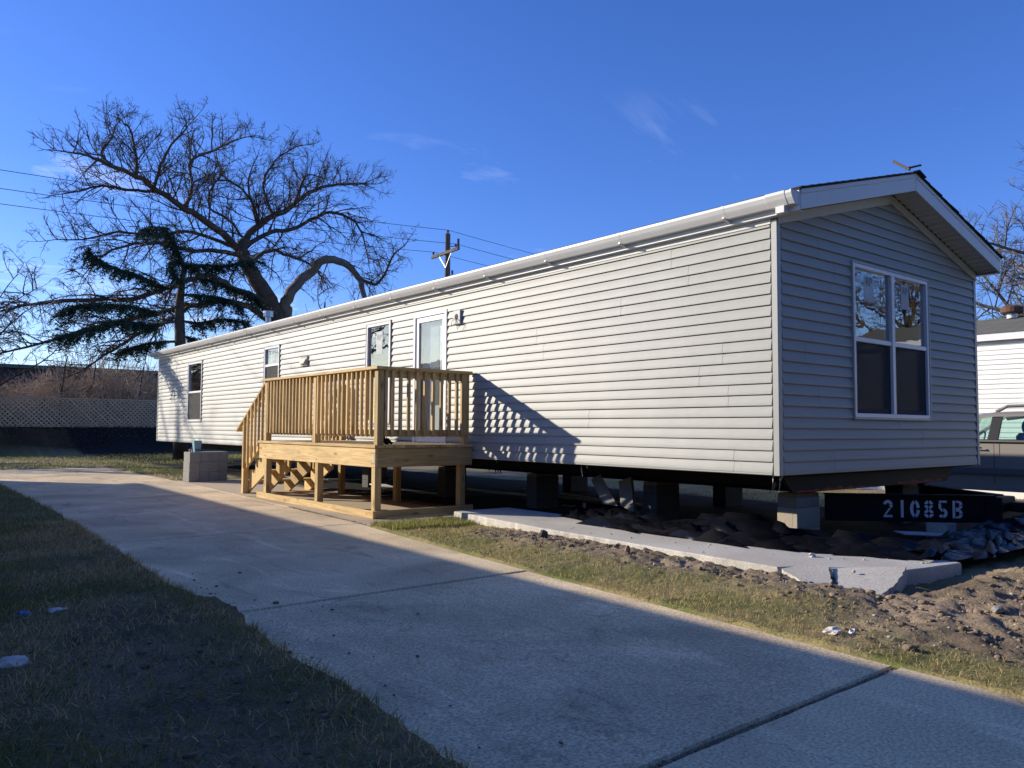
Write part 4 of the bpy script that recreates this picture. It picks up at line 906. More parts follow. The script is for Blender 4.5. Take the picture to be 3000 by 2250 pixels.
# ------------------------------------------------------------------ black plastic sheeting
def sheet(name, path, width, hump, label, seed, nf=70, hs=1.):
    path = [Vector(p) for p in path]; nu, nv = 190, 42
    ln = [0]
    for a, b in zip(path, path[1:]): ln.append(ln[-1]+(b-a).length)
    rf = random.Random(seed); folds = [(rf.uniform(-.5, 1.3), rf.uniform(1.0, 4.2), rf.random(), rf.uniform(.004, .014)) for _ in range(7)]
    V = []
    for i in range(nu):
        s_ = ln[-1]*i/(nu-1); k = max(j for j in range(len(ln)) if ln[j] <= s_+1e-9); k = min(k, len(path)-2)
        t = (s_-ln[k])/(ln[k+1]-ln[k]); p = path[k].lerp(path[k+1], t); d = (path[k+1]-path[k]).normalized(); nrm = Vector((-d.y, d.x))
        for j in range(nv):
            v = j/(nv-1); h = np.interp(s_, *hump)
            wv_ = v+.22*(float(fbm(np.array(s_*1.6), np.array(v*1.5+seed), seed+9, 2))-.5)
            r1 = 1-abs(float(fbm(np.array(s_*.85+wv_*1.2), np.array(wv_*4.2+seed), seed, 2))-.5)*4; r2 = 1-abs(float(fbm(np.array(s_*2.3-wv_*4), np.array(wv_*7+s_*.8), seed+3, 2))-.5)*4
            prof = math.sin(min(1, v*1.45)*math.pi*.5)**1.2*(1-.75*max(0, (v-.62)/.38)**1.3)
            z = .105+h*prof*(.45+.16*max(-.6, r1))+.008*max(-.8, r2)*min(1, v*5)
            for (fa, fq, ph, am) in folds:
                q_ = (s_*math.cos(fa)+v*width*math.sin(fa))*fq+ph+.25*float(fbm(np.array(s_*1.1), np.array(v*1.3), seed+5, 2)); z += am*(1-4*abs(q_-math.floor(q_)-.5))*min(1, v*6)
            x = p.x+nrm.x*width*v*(1+.12*math.sin(s_*3))+d.x*.05*math.sin(v*9+s_*4); y = p.y+nrm.y*width*v+d.y*.05*math.sin(v*9+s_*4)
            lowz = .105 if x < .1 and y > -1.35 else .05
            V.append((x, y, max(lowz+.006, z)))
    F = np.array([(i*nv+j, (i+1)*nv+j, (i+1)*nv+j+1, i*nv+j+1) for i in range(nu-1) for j in range(nv-1)])
    F = np.concatenate([F[:, [0, 1, 2]], F[:, [0, 2, 3]]]); XT = []
    for _ in range(nf):
        s_ = rf.uniform(.02, .95)*ln[-1]; k = min(max(j for j in range(len(ln)) if ln[j] <= s_), len(path)-2); t = (s_-ln[k])/(ln[k+1]-ln[k]); p = path[k].lerp(path[k+1], t); d = (path[k+1]-path[k]).normalized(); nrm = Vector((-d.y, d.x))
        v = rf.uniform(.03, .75)*width; c = Vector((p.x+nrm.x*v, p.y+nrm.y*v)); i0 = int(s_/ln[-1]*(nu-1))*nv+int(v/width*(nv-1)); zb_ = V[min(i0, len(V)-1)][2]
        an = math.atan2(d.y, d.x)+rf.uniform(-.55, .55); dd_ = Vector((math.cos(an), math.sin(an))); pn = Vector((-dd_.y, dd_.x)); L_f = rf.uniform(.15, .55); wf_ = rf.uniform(.03, .11); hf = rf.uniform(.03, .12)*hs
        a0 = c-dd_*L_f; a1 = c+dd_*L_f; r0_ = c-dd_*L_f*rf.uniform(.1, .6)+pn*rf.uniform(-.03, .03); r1_ = c+dd_*L_f*rf.uniform(.1, .6)+pn*rf.uniform(-.03, .03)
        q = [(a0.x, a0.y, zb_-.02), (c.x-pn.x*wf_, c.y-pn.y*wf_, zb_-.02), (a1.x, a1.y, zb_-.02), (c.x+pn.x*wf_, c.y+pn.y*wf_, zb_-.02), (r0_.x, r0_.y, zb_+hf*rf.uniform(.5, 1)), (r1_.x, r1_.y, zb_+hf*rf.uniform(.4, 1))]
        m0 = len(V); V += q; XT += [(m0, m0+1, m0+4), (m0+1, m0+5, m0+4), (m0+1, m0+2, m0+5), (m0+2, m0+3, m0+5), (m0+3, m0+4, m0+5), (m0+3, m0, m0+4)]
    F = np.concatenate([F, np.array(XT)]); o = npmesh(name, np.array(V), F, M_PLASTIC, smooth=False)
    return tag(o, label, 'plastic sheet')
sheet('plastic_sheet', [(-.02, 2.9), (-.42, 1.7), (-.44, 1.0), (-.38, .4), (-.27, -.2), (-.16, -.62), (.05, -1.02), (.26, -1.30)], .75, ([0, .7, 1.2, 1.7, 2.2, 2.7, 3.2, 3.7, 4.4], [.04, .16, .09, .17, .20, .22, .13, .10, .12]), 'crumpled black plastic sheet along the concrete strip at the near corner of the home', 3)
sheet('plastic_sheet', [(.24, -1.34), (.9, -1.40), (1.6, -1.42), (2.6, -1.45), (4.2, -1.4)], .62, ([0, .6, 1.2, 2, 3, 4], [.10, .15, .23, .27, .26, .2]), 'glossy black plastic sheet heaped in front of the tow hitch at the right edge', 11, 46, .45)

# ------------------------------------------------------------------ clods, gravel, litter
def lumps(name, pts, size, m, label, cat, kind='stuff', flat=.6):
    base = bmesh.new(); bmesh.ops.create_icosphere(base, subdivisions=1, radius=1); bv = np.array([v.co[:] for v in base.verts]); bf = np.array([[v.index for v in f.verts] for f in base.faces]); base.free()
    Vs, Fs = [], []; n = 0
    for (x, y, z), sz in zip(pts, size):
        q = bv*(1+RNG.uniform(-.38, .38, (len(bv), 1)))*sz*np.array([RNG.uniform(.7, 1.5), RNG.uniform(.7, 1.3), flat*RNG.uniform(.6, 1.2)])
        a = RNG.uniform(0, 6.28); c_, s_ = math.cos(a), math.sin(a); q = np.stack([q[:,0]*c_-q[:,1]*s_, q[:,0]*s_+q[:,1]*c_, q[:,2]], 1)
        Vs.append(q+np.array([x, y, z+sz*.15])); Fs.append(bf+n); n += len(bv)
    o = npmesh(name, np.concatenate(Vs), np.concatenate(Fs), m, kind=kind); return tag(o, label, cat)
def scatter(n, x0, x1, y0, y1, cond):
    x = RNG.uniform(x0, x1, n); y = RNG.uniform(y0, y1, n); k = cond(x, y); x, y = x[k], y[k]; return np.stack([x, y, gz(x, y)], 1)
onground = lambda x, y: (x > np.interp(y, *XR)+.03) & (x < runner_x(y)-.02) | ((y < -1.75) & (x > np.interp(y, *XR)+.03))
pts = scatter(11000, -2.6, 3.2, -3.2, 3.6, lambda x, y: onground(x, y) & (RNG.uniform(0, 1, len(x)) < soilness(x, y)**1.3))
lumps('dirt_clods', pts, RNG.gamma(1.3, .0050, len(pts))+.0028, M_CLOD, 'loose brown clods of earth beside the concrete strip', 'soil')
ptl = scatter(3200, -6.6, -4.5, -2.6, 5, lambda x, y: (x < np.interp(y, *XL)-.02) & (RNG.uniform(0, 1, len(x)) < soilness(x, y)))
ptd = scatter(420, -4.75, -3.2, -2.4, 2.2, lambda x, y: (x > np.interp(y, *XL)) & (RNG.uniform(0, 1, len(x)) < np.exp(-((x-np.interp(y, *XL))/.30))))
ptd[:, 2] = .002
sz = np.concatenate([RNG.gamma(1.3, .0038, len(ptl))+.0025, RNG.gamma(1.3, .0035, len(ptd))+.0025])
lumps('lawn_clods', np.concatenate([ptl, ptd]), sz, mat('dark_clods', (.20, .145, .095), .95, var=.4, vscale=9), 'dark crumbs of earth on the left lawn and driveway edge', 'soil')
ptg = scatter(900, -2.3, 3.0, -3.0, 3.0, lambda x, y: onground(x, y) & (soilness(x, y) > .4))
lumps('gravel', ptg, RNG.gamma(1.4, .0035, len(ptg))+.003, M_STONE, 'pale bits of gravel in the bare earth', 'gravel')
ptr = np.stack([RNG.uniform(-.95, .2, 60), RNG.uniform(-1.3, 2.2, 60), np.full(60, .103)], 1); ptr = ptr[ptr[:, 0] > runner_x(ptr[:, 1])+.05]
lumps('crumbs', ptr, RNG.uniform(.004, .013, len(ptr)), M_STONE, 'concrete crumbs on the strip beside the plastic sheet', 'gravel')
def scrap(name, x, y, r, m, label, cat, h=.03, seed=1, z=None):
    jg = .35 if name in ('stone', 'brick_bit') else 1
    rr = np.random.default_rng(seed); bmx = bmesh.new(); bmesh.ops.create_icosphere(bmx, subdivisions=2, radius=1)
    V = np.array([v.co[:] for v in bmx.verts]); F = [[v.index for v in f.verts] for f in bmx.faces]; bmx.free()
    V = V*(1+jg*rr.uniform(-.45, .35, (len(V), 1))); V[:, 0] *= r; V[:, 1] *= r*.7; V[:, 2] *= h
    zg_ = float(gz(np.array([x]), np.array([y]))[0]) if z is None else z
    return tag(obj(name, V+np.array([x, y, zg_+h*.5]), F, m), label, cat)
scrap('foam_scrap', -5.79, .17, .075, M_FOAM, 'torn clump of white foam on the dark lawn at the left edge', 'foam scrap', .028, 3)
scrap('paper_scrap', -5.45, 1.22, .055, M_PAPER, 'small white paper scrap on the left lawn right of the blue wrapper', 'paper scrap', .012, 4)
scrap('blue_wrapper', -5.62, 1.24, .045, M_BLUE, 'small blue wrapper lying on the left lawn', 'wrapper', .02, 5)
scrap('foam_scrap', -2.20, -1.73, .065, M_FOAM, 'crumbled white foam on the sunlit grass beside the driveway', 'foam scrap', .016, 6)
scrap('foam_scrap', -2.12, -1.80, .03, M_FOAM, 'smaller bit of white foam right of the crumbled foam', 'foam scrap', .022, 8)
scrap('stone', -1.1, -2.15, .045, M_CMU, 'smooth grey stone in the dirt at the lower right', 'stone', .025, 9)
scrap('stone', -1.28, 1.72, .05, mat('dark_stone', (.06, .06, .06), .9), 'dark stone against the edge of the concrete strip', 'stone', .06, 10)
scrap('brick_bit', -1.30, .62, .03, mat('tan_brick', (.36, .22, .13), .9), 'tan brick chip in the dirt beside the concrete strip', 'brick chip', .04, 12)
scrap('paint_chip', -.42, -.55, .035, M_PAPER, 'white chip on the strip in front of the plastic sheet', 'chip', .02, 13, .1)

# ------------------------------------------------------------------ grass, straw
def blades(name, x, y, z, hgt, wid, lean, col, label, segs=2):
    n = len(x); a = RNG.uniform(0, 2*np.pi, n); la = RNG.uniform(0, 2*np.pi, n); ln = lean
    dx, dy = np.cos(a)*wid, np.sin(a)*wid; lx, ly = np.cos(la)*ln, np.sin(la)*ln
    B = np.stack([x, y, z], 1); V = np.zeros((n, 5, 3))
    V[:, 0] = B-np.stack([dx, dy, z*0], 1); V[:, 1] = B+np.stack([dx, dy, z*0], 1)
    mid = B+np.stack([lx*.45, ly*.45, hgt*.62], 1); V[:, 2] = mid-np.stack([dx, dy, z*0], 1)*.75; V[:, 3] = mid+np.stack([dx, dy, z*0], 1)*.75
    V[:, 4] = B+np.stack([lx, ly, hgt*np.where(ln > hgt, .7, 1.)], 1)
    i = (np.arange(n)*5)[:, None]; T = np.concatenate([i+np.array([0,1,3]), i+np.array([0,3,2]), i+np.array([2,3,4])], 0)
    C = np.repeat(col, 5, 0); o = npmesh(name, V.reshape(-1, 3), T, M_GRASS, colors=C, kind='stuff'); return tag(o, label, 'grass')
def gcol(n, greens, straws, f):
    g = np.array(greens)*RNG.uniform(.6, 1.35, (n, 1)); s_ = np.array(straws)*RNG.uniform(.6, 1.3, (n, 1)); k = (RNG.uniform(0, 1, n) < f)[:, None]
    return np.where(k, s_, g)
def grassy(n, x0, x1, y0, y1, cond, dens):
    x = RNG.uniform(x0, x1, n); y = RNG.uniform(y0, y1, n); k = cond(x, y) & (RNG.uniform(0, 1, n) < dens(x, y)); return x[k], y[k], gz(x[k], y[k])-.004
# sunlit strip between driveway and runner
x, y, z = grassy(150000, -2.75, 3.0, -3.3, 4.05, onground, lambda x, y: (1-soilness(x, y))**1.2*(.35+.9*fbm(x*3, y*3, 51)))
f = np.clip(.55+.5*(fbm(x*1.5, y*1.5, 52)-.5)*2+.28*sst(.5, -1.5, y), .1, .95)
n = len(x); blades('grass', x, y, z, RNG.uniform(.010, .036, n), RNG.uniform(.0012, .0028, n), RNG.uniform(.006, .045, n), gcol(n, (.24, .235, .07), (.58, .45, .22), f), 'short yellow-green grass between driveway and concrete strip')
# taller fringe in front of the deck
x, y, z = grassy(9000, -1.9, -.75, 3.35, 4.08, lambda x, y: (y > 3.4) & (x > -1.88) & (x < runner_x(y)), lambda x, y: np.ones_like(x)*.9)
n = len(x); blades('grass', x, y, z, RNG.uniform(.02, .07, n), RNG.uniform(.0014, .003, n), RNG.uniform(.01, .05, n), gcol(n, (.20, .24, .06), (.54, .44, .20), .35), 'taller grass fringe in front of the deck sill')
# dead straw lying on the bare ground
x, y, z = grassy(14000, -2.6, 3.0, -3.3, 3.4, onground, lambda x, y: np.clip(.15+.8*sst(.2, -1.6, y), 0, 1))
n = len(x); blades('straw', x, y, z+.008, RNG.uniform(.002, .02, n), RNG.uniform(.001, .0024, n), RNG.uniform(.03, .10, n), gcol(n, (.42, .32, .17), (.60, .48, .27), .6), 'dry straw scattered over the bare earth')
# left lawn in the shade
lawn = lambda x, y: (x < np.interp(y, *XL)-.0) & (x > -7.3)
x, y, z = grassy(150000, -7.2, -4.4, -2.6, 6.0, lawn, lambda x, y: np.clip(1.05-soilness(x, y)*1.0, .08, 1)*(.3+.9*fbm(x*3.2, y*3.2, 61)))
f = np.clip(.35+1.1*(fbm(x*1.7, y*1.7, 62)-.5)*2, .08, .92)
n = len(x); blades('grass', x, y, z, RNG.uniform(.012, .055, n), RNG.uniform(.0013, .0030, n), RNG.uniform(.01, .075, n), gcol(n, (.25, .25, .085), (.64, .48, .26), f), 'thin matted grass on the shaded left lawn')
x, y, z = grassy(5200, -7.0, -4.4, -2.5, 3.2, lambda x, y: x < np.interp(y, *XL)+.06, lambda x, y: np.clip(.25+soilness(x, y), 0, 1))
n = len(x); blades('straw', x, y, z+.008, RNG.uniform(.002, .015, n), RNG.uniform(.001, .0026, n), RNG.uniform(.02, .09, n), gcol(n, (.42, .34, .24), (.66, .58, .46), .4), 'dead stalks on the shaded left lawn')
x, y, z = grassy(50000, -8, -4.3, 6.0, 22, lawn, lambda x, y: np.full_like(x, .9))
n = len(x); blades('grass', x, y, z, RNG.uniform(.02, .06, n), RNG.uniform(.002, .004, n), RNG.uniform(.01, .06, n), gcol(n, (.15, .19, .065), (.42, .34, .19), .35), 'shaded lawn along the far left driveway edge')
# far lawn between driveway end and bank, and beside the block stack
x, y, z = grassy(60000, -9, 9, 13.05, 31, lambda x, y: ((y > YEND+.05) | (x > np.interp(y, *XR)+.04)) & ((x < -.2) | (y > 20.2)), lambda x, y: np.clip(.9-.03*(y-13), .2, 1))
n = len(x); blades('grass', x, y, z, RNG.uniform(.03, .08, n), RNG.uniform(.004, .008, n), RNG.uniform(.01, .08, n), gcol(n, (.22, .25, .06), (.48, .40, .18), .38), 'lawn between the driveway end and the dark bank')
x, y, z = grassy(26000, 4.4, 12, -5, 8, lambda x, y: x > 4.5, lambda x, y: np.full_like(x, .7))
n = len(x); blades('grass', x, y, z, RNG.uniform(.02, .06, n), RNG.uniform(.003, .006, n), RNG.uniform(.01, .07, n), gcol(n, (.15, .17, .055), (.52, .41, .21), .6), 'straw-coloured grass between the home and the parked car')
x, y, z = grassy(16000, -9, 9, 29.8, 34.3, lambda x, y: y > 30, lambda x, y: np.full_like(x, .8))
n = len(x); blades('leaf_litter', x, y, z+.01, RNG.uniform(.01, .07, n), RNG.uniform(.006, .016, n), RNG.uniform(.03, .14, n), gcol(n, (.10, .075, .05), (.24, .19, .13), .25), 'dead leaves and stalks on the dark bank below the fence')
# weeds along the joint beside the deck pad
yj = RNG.uniform(4.1, 6.6, 900); xj = np.interp(yj, *XR)+.012+RNG.normal(0, .012, 900)
blades('joint_weeds', xj, yj, np.full(900, -.002), RNG.uniform(.006, .022, 900), RNG.uniform(.001, .0022, 900), RNG.uniform(.005, .03, 900), gcol(900, (.07, .085, .03), (.16, .13, .07), .4), 'weeds in the joint between driveway and deck pad')
# litter in the joints of the driveway
jj = []
for k in (2, 3):
    xa_, xb_ = np.interp(js[k], *XL), np.interp(js[k], *XR); t_ = RNG.uniform(0, 1, 420); xx_ = xa_+(xb_-xa_)*t_
    jj.append(np.stack([xx_, js[k]+.018*(xx_+3.4)+RNG.normal(0, .006, 420), np.full(420, -.016)], 1))
jj = np.concatenate(jj); lumps('joint_dirt', jj, RNG.uniform(.004, .010, len(jj)), M_CLOD, 'dark dirt packed in the driveway joints', 'soil')

# ------------------------------------------------------------------ parked car on the neighbour's drive (nose towards +y)
GZ0 = -.23; CX0, CX1 = 8.5, 10.35; CY0, CY1 = -1.05, 3.75
car = empty('parked_car', ((CX0+CX1)/2, 1.35, GZ0), 'grey-tan sport utility vehicle with roof rack parked beyond the right end of the home', 'car')
zc_ = lambda h: GZ0+h
lowprof = [(CY0+.04, .42), (CY0, .62), (CY0+.02, 1.12), (CY0+.10, 1.22), (2.35, 1.20), (2.6, 1.15), (3.55, .98), (3.74, .85), (CY1, .55), (3.68, .36), (3.40, .36)]
def archpts(cy, r=.42): return [(cy+r*math.cos(rad(a)), .36+r*math.sin(rad(a))) for a in (0, 30, 60, 90, 120, 150, 180)]
prof = lowprof+archpts(2.92)+[(2.3, .34), (.75, .34)]+archpts(-.02)+[(-.5, .40)]
secs = [(0, .93), (.035, 1), (.10, 1.0)]
n = len(prof); Vv = []
cyc = (CY0+CY1)/2
for x, s_ in ((CX0+.05, .985), (CX0+.006, .997), (CX0, 1.0), (CX1, 1.0), (CX1-.006, .997), (CX1-.05, .985)):
    Vv += [(x, cyc+(p[0]-cyc)*s_, zc_(p[1]) if p[1] < 1.0 else zc_(1.0+(p[1]-1.0)*(1 if .99 < s_ else .9))) for p in prof]
Ff = []
for k in range(5): Ff += [(k*n+i, k*n+(i+1) % n, (k+1)*n+(i+1) % n, (k+1)*n+i) for i in range(n)]
Ff += [tuple(range(n)), tuple(range(5*n, 6*n))[::-1]]
body = obj('car_body', Vv, Ff, M_CARTAN, car)
for yy in (2.30, 1.36, .30):               # door seams
    for xx in (CX0-.0008, CX1-.0012): box('door_seam', xx, xx+.002, yy-.004, yy+.004, zc_(.45), zc_(1.19), M_CARBLK, body)
for xx in (CX0-.004, CX1-.004): box('side_moulding', xx, xx+.008, .0, 2.45, zc_(.62), zc_(.72), M_CARGREY, body, bevel=.002)
for yy in (1.55, .46):
    h_ = MB(); h_.tube([(CX0, yy, zc_(1.06)), (CX0-.035, yy+.03, zc_(1.065)), (CX0-.035, yy+.15, zc_(1.065)), (CX0, yy+.18, zc_(1.06))], .012, 8); h_.build('door_handle', M_CARBLK, body)
# roof, pillars, glass
tz, bz = 1.655, 1.20
inset = .14
roofp = [(-.85, 1.60), (-.6, 1.665), (.4, 1.70), (1.4, 1.685), (1.75, 1.64)]
Vv = []
for x, dz in ((CX0+inset-.03, -.05), (CX0+inset+.06, -.012), ((CX0+CX1)/2, .02), (CX1-inset-.06, -.012), (CX1-inset+.03, -.05)):
    Vv += [(x, p[0], zc_(p[1]+dz)) for p in roofp]
Vv += [(v[0], v[1], v[2]-.04) for v in Vv]
q = 5; Ff = []
for k in range(4): Ff += [(k*q+i, k*q+i+1, (k+1)*q+i+1, (k+1)*q+i) for i in range(4)]+[(25+(k+1)*q+i, 25+(k+1)*q+i+1, 25+k*q+i+1, 25+k*q+i) for i in range(4)]
Ff += [(i+1, i, 25+i, 25+i+1) for i in range(4)]+[(20+i, 21+i, 46+i, 45+i) for i in range(4)]+[(k*q, (k+1)*q, 25+(k+1)*q, 25+k*q) for k in range(4)]+[((k+1)*q+4, k*q+4, 25+k*q+4, 25+(k+1)*q+4) for k in range(4)]
obj('car_roof', Vv, Ff, M_CARTAN, car, smooth=False)
for sd in (0, 1):
    xb_ = CX0+.015 if sd == 0 else CX1-.015; xt_ = CX0+inset if sd == 0 else CX1-inset
    sgn = 1 if sd == 0 else -1
    def pil(nm, yb, yt, wb, wt, m=M_CARBLK):
        V = [(xb_, yb, zc_(bz-.01)), (xb_, yb+wb, zc_(bz-.01)), (xb_+sgn*.05, yb+wb, zc_(bz-.01)), (xb_+sgn*.05, yb, zc_(bz-.01)), (xt_, yt, zc_(tz-.02)), (xt_, yt+wt, zc_(tz-.02)), (xt_+sgn*.05, yt+wt, zc_(tz-.02)), (xt_+sgn*.05, yt, zc_(tz-.02))]
        obj(nm, V, BF, m, car)
    pil('pillar', 2.36, 1.70, .08, .07, M_CARTAN); pil('pillar', 1.31, 1.26, .16, .15); pil('pillar', .22, .20, .12, .12); pil('pillar', -1.0, -.85, .14, .14, M_CARTAN)
    def pane(ya0, ya1, yb0, yb1):
        V = [(xb_+sgn*.012, ya0, zc_(bz)), (xb_+sgn*.012, ya1, zc_(bz)), (xt_+sgn*.012, yb1, zc_(tz-.03)), (xt_+sgn*.012, yb0, zc_(tz-.03))]
        V += [(v[0]+sgn*.004, v[1], v[2]) for v in V]; obj('side_window', V, BF, M_GLASSC, car)
    pane(1.472, 2.35, 1.412, 1.69); pane(.345, 1.305, .325, 1.255); pane(-.855, .215, -.70, .195)
    box('window_ledge', xb_-.016, xb_+.02, -.9, 2.4, zc_(bz-.035), zc_(bz-.001), M_CARGREY, car, bevel=.003)
    xr = CX0+.26 if sd == 0 else CX1-.26
    r_ = MB(); r_.tube([(xr, 1.40, zc_(1.68)), (xr, 1.22, zc_(1.775)), (xr, .2, zc_(1.79)), (xr, -.55, zc_(1.775)), (xr, -.72, zc_(1.68))], [.03, .026, .026, .026, .03], 8); r_.build('roof_rack_rail', M_CARGREY, car, smooth=True)
    r_ = MB(); r_.tube([(xr, .55, zc_(1.69)), (xr, .55, zc_(1.785))], .035, 8); r_.build('rack_foot', M_CARGREY, car)
for yb, yt, nm in ((2.40, 1.74, 'windscreen'), (-1.0, -.86, 'rear_window')):
    V = [(CX0+.08, yb, zc_(1.21)), (CX1-.08, yb, zc_(1.21)), (CX1-.2, yt, zc_(1.63)), (CX0+.2, yt, zc_(1.63))]; V += [(v[0], v[1]+.004, v[2]) for v in V]
    obj(nm, V, BF, M_GLASSC, car)
for (sx, sy) in ((8.75, 1.05), (9.65, 1.05), (8.75, .05), (9.65, .05)):
    sm_ = box('seat', sx, sx+.5, sy, sy+.55, zc_(.62), zc_(.85), M_SEAT, car, bevel=.05)
    box('seat_back', sx+.02, sx+.48, sy-.10, sy+.08, zc_(.80), zc_(1.32), M_SEAT, sm_, bevel=.05)
    bmx = bmesh.new(); bmesh.ops.create_uvsphere(bmx, u_segments=14, v_segments=10, radius=1); Vh = [(v.co.x*.14+sx+.25, v.co.y*.06+sy-.02, v.co.z*.12+zc_(1.42)) for v in bmx.verts]; Fh = [[v.index for v in f.verts] for f in bmx.faces]; bmx.free()
    obj('headrest', Vh, Fh, M_SEAT, sm_, smooth=True)
wh = MB(); wc = Vector((8.98, 1.78, zc_(1.17)))
wh.tube([(wc.x+.19*math.cos(a), wc.y+.19*math.sin(a)*-.45, wc.z+.19*math.sin(a)*.9) for a in np.linspace(0, 2*math.pi, 25)], .016, 7); wh.build('steering_wheel', mat('grey_wheel', (.22, .22, .21), .5), car, smooth=True)
box('dashboard', CX0+.1, CX1-.1, 1.95, 2.4, zc_(.9), zc_(1.20), M_SEAT, car, bevel=.04)
mr_ = MB(); mr_.box(CX0-.20, CX0-.02, 2.10, 2.20, zc_(1.20), zc_(1.36)); mr_.build('side_mirror', M_CARBLK, car, bevel=.03)
for yy in (2.92, -.02):
    for sd in (0, 1):
        xx = CX0+.02 if sd == 0 else CX1-.24
        t_ = MB(); t_.tube([(xx, yy, zc_(.365)), (xx+.03, yy, zc_(.365)), (xx+.19, yy, zc_(.365)), (xx+.22, yy, zc_(.365))], [.32, .36, .36, .32], 24); ty = t_.build('wheel', M_TYRE, car)
        t_ = MB(); xo = xx-.004 if sd == 0 else xx+.204; t_.tube([(xo, yy, zc_(.365)), (xo+.02, yy, zc_(.365))], .22, 20); t_.build('rim', M_RIM, ty)
for xx in (CX0+.12, CX1-.40): 
    box('headlight', xx, xx+.28, 3.66, 3.755, zc_(.72), zc_(.86), M_GLASSC, car, bevel=.02); box('tail_light', xx+(.0 if xx < 9 else .2), xx+(.08 if xx < 9 else .28), CY0-.005, CY0+.03, zc_(.85), zc_(1.15), mat('red_lens', (.25, .01, .01), .3), car, bevel=.01)
box('number_plate', 9.3, 9.6, CY0-.008, CY0-.001, zc_(.72), zc_(.86), M_WHITE, car)

# ------------------------------------------------------------------ white home behind the car
wh_ = empty('white_mobile_home', (14.1, 4, -.3), 'white mobile home with weathered grey shingle roof behind the parked car', 'mobile home')
WX, WY0, WY1 = 12.0, -6.0, 14.0; WZ0, WZ1 = .28, 3.02
siding(wh_, lambda u, o, z: (WX-o, u, z), lambda z: WY0, lambda z: WY1, WZ0, WZ1, [], M_SIDINGW)
box('wall', WX+.012, WX+4.2, WY0, WY1, WZ0, WZ1, M_SIDINGW, wh_)
box('skirting', WX+.03, WX+4.15, WY0+.03, WY1-.03, -.32, WZ0-.002, M_WHITE, wh_)
box('eave_fascia', WX-.16, WX-.135, WY0-.2, WY1+.2, 3.01, 3.15, M_WHITE, wh_)
box('eave_soffit', WX-.134, WX+.0, WY0-.2, WY1+.2, 3.022, 3.032, M_SOFFIT, wh_)
nr = 22
for k in range(nr):                         # shingle courses up the slope towards the ridge
    u0, u1 = k*2.3/nr, (k+1)*2.3/nr+.012; sl_ = .255
    V = []
    for u, e in ((u0, .013), (u1, .004)):
        for yy in (WY0-.22, WY1+.22): V += [(WX-.17+u, yy, 3.152+sl_*u), (WX-.17+u, yy, 3.152+sl_*u+e)]
    obj('shingle_course', V, [(0,4,6,2),(1,3,7,5),(0,2,3,1),(4,5,7,6),(0,1,5,4),(2,6,7,3)], M_SHINGLE2, wh_)
V = [(WX+2.13, WY0-.22, 3.742), (WX+4.4, WY0-.22, 3.152), (WX+4.4, WY1+.22, 3.152), (WX+2.13, WY1+.22, 3.742)]; obj('roof', V+[(v[0], v[1], v[2]+.01) for v in V], BF, M_SHINGLE2, wh_)
for yy in (WY0, WY1): obj('gable_wall', [(WX, yy, 3.0), (WX+4.2, yy, 3.0), (WX+2.1, yy, 3.70), (WX, yy+.02, 3.0), (WX+4.2, yy+.02, 3.0), (WX+2.1, yy+.02, 3.70)], [(0,1,2),(3,5,4),(0,3,4,1),(1,4,5,2),(2,5,3,0)], M_SIDINGW, wh_)
c = Vector((13.95, 2.9, 3.70)); rv = MB(); rv.tube([c, c+Vector((0, 0, .12))], .11, 14); rvb = rv.build('roof_vent', M_GALV, wh_)
rv = MB(); rv.tube([c+Vector((0, 0, .11)), c+Vector((0, 0, .14)), c+Vector((0, 0, .25)), c+Vector((0, 0, .29))], [.20, .235, .235, .16], 18); rv.build('vent_cap', M_RUST, rvb, smooth=False)

# ------------------------------------------------------------------ neighbour's home on the left (out of frame; it shades the driveway)
nh = empty('shading_mobile_home', (-9.9, 5.5, 0), 'cream mobile home left of the lawn whose eave shades the driveway', 'mobile home')
M_SIDT = siding_mat('vinyl_siding_cream', (.62, .60, .55))
nh.rotation_euler = (0, 0, rad(-1.7)); NX, NY0, NY1 = -7.72, -10.5, 19.3
opn = [(1.5, 2.4, 1.3, 2.4), (6.0, 7.2, 1.2, 2.4), (11, 11.9, 1.2, 2.4), (15.5, 16.6, 1.2, 2.4)]
siding(nh, lambda u, o, z: (NX+o, u, z), lambda z: NY0, lambda z: NY1, .6, 2.9, opn, M_SIDT, True)
box('wall', NX-4.2, NX-.012, NY0, NY1, .58, 2.9, M_SIDT, nh); box('skirting', NX-4.15, NX-.02, NY0, NY1, -.1, .58, M_SIDT, nh)
for o in opn: window(nh, lambda u, q, z: (NX+q, u, z), *o, split=(o[2]+o[3])/2, screen=False)
V = []
for x, zq in ((NX+.24, 2.965), (NX-2.1, 3.56), (NX-4.44, 2.965)):
    for yy in (NY0-.2, NY1+.25): V += [(x, yy, zq-.10), (x, yy, zq)]
obj('roof', V, [(1,3,7,5),(5,7,11,9),(0,4,6,2),(4,8,10,6),(0,2,3,1),(8,9,11,10),(0,1,5,4),(4,5,9,8),(2,6,7,3),(6,10,11,7)], M_SHINGLE2, nh)
for yy in (NY0+.01, NY1-.05): obj('gable_wall', [(NX-.02, yy, 2.9), (NX-4.18, yy, 2.9), (NX-2.1, yy, 3.44), (NX-.02, yy+.04, 2.9), (NX-4.18, yy+.04, 2.9), (NX-2.1, yy+.04, 3.44)], [(0,1,2),(3,5,4),(0,3,4,1),(1,4,5,2),(2,5,3,0)], M_SIDT, nh)

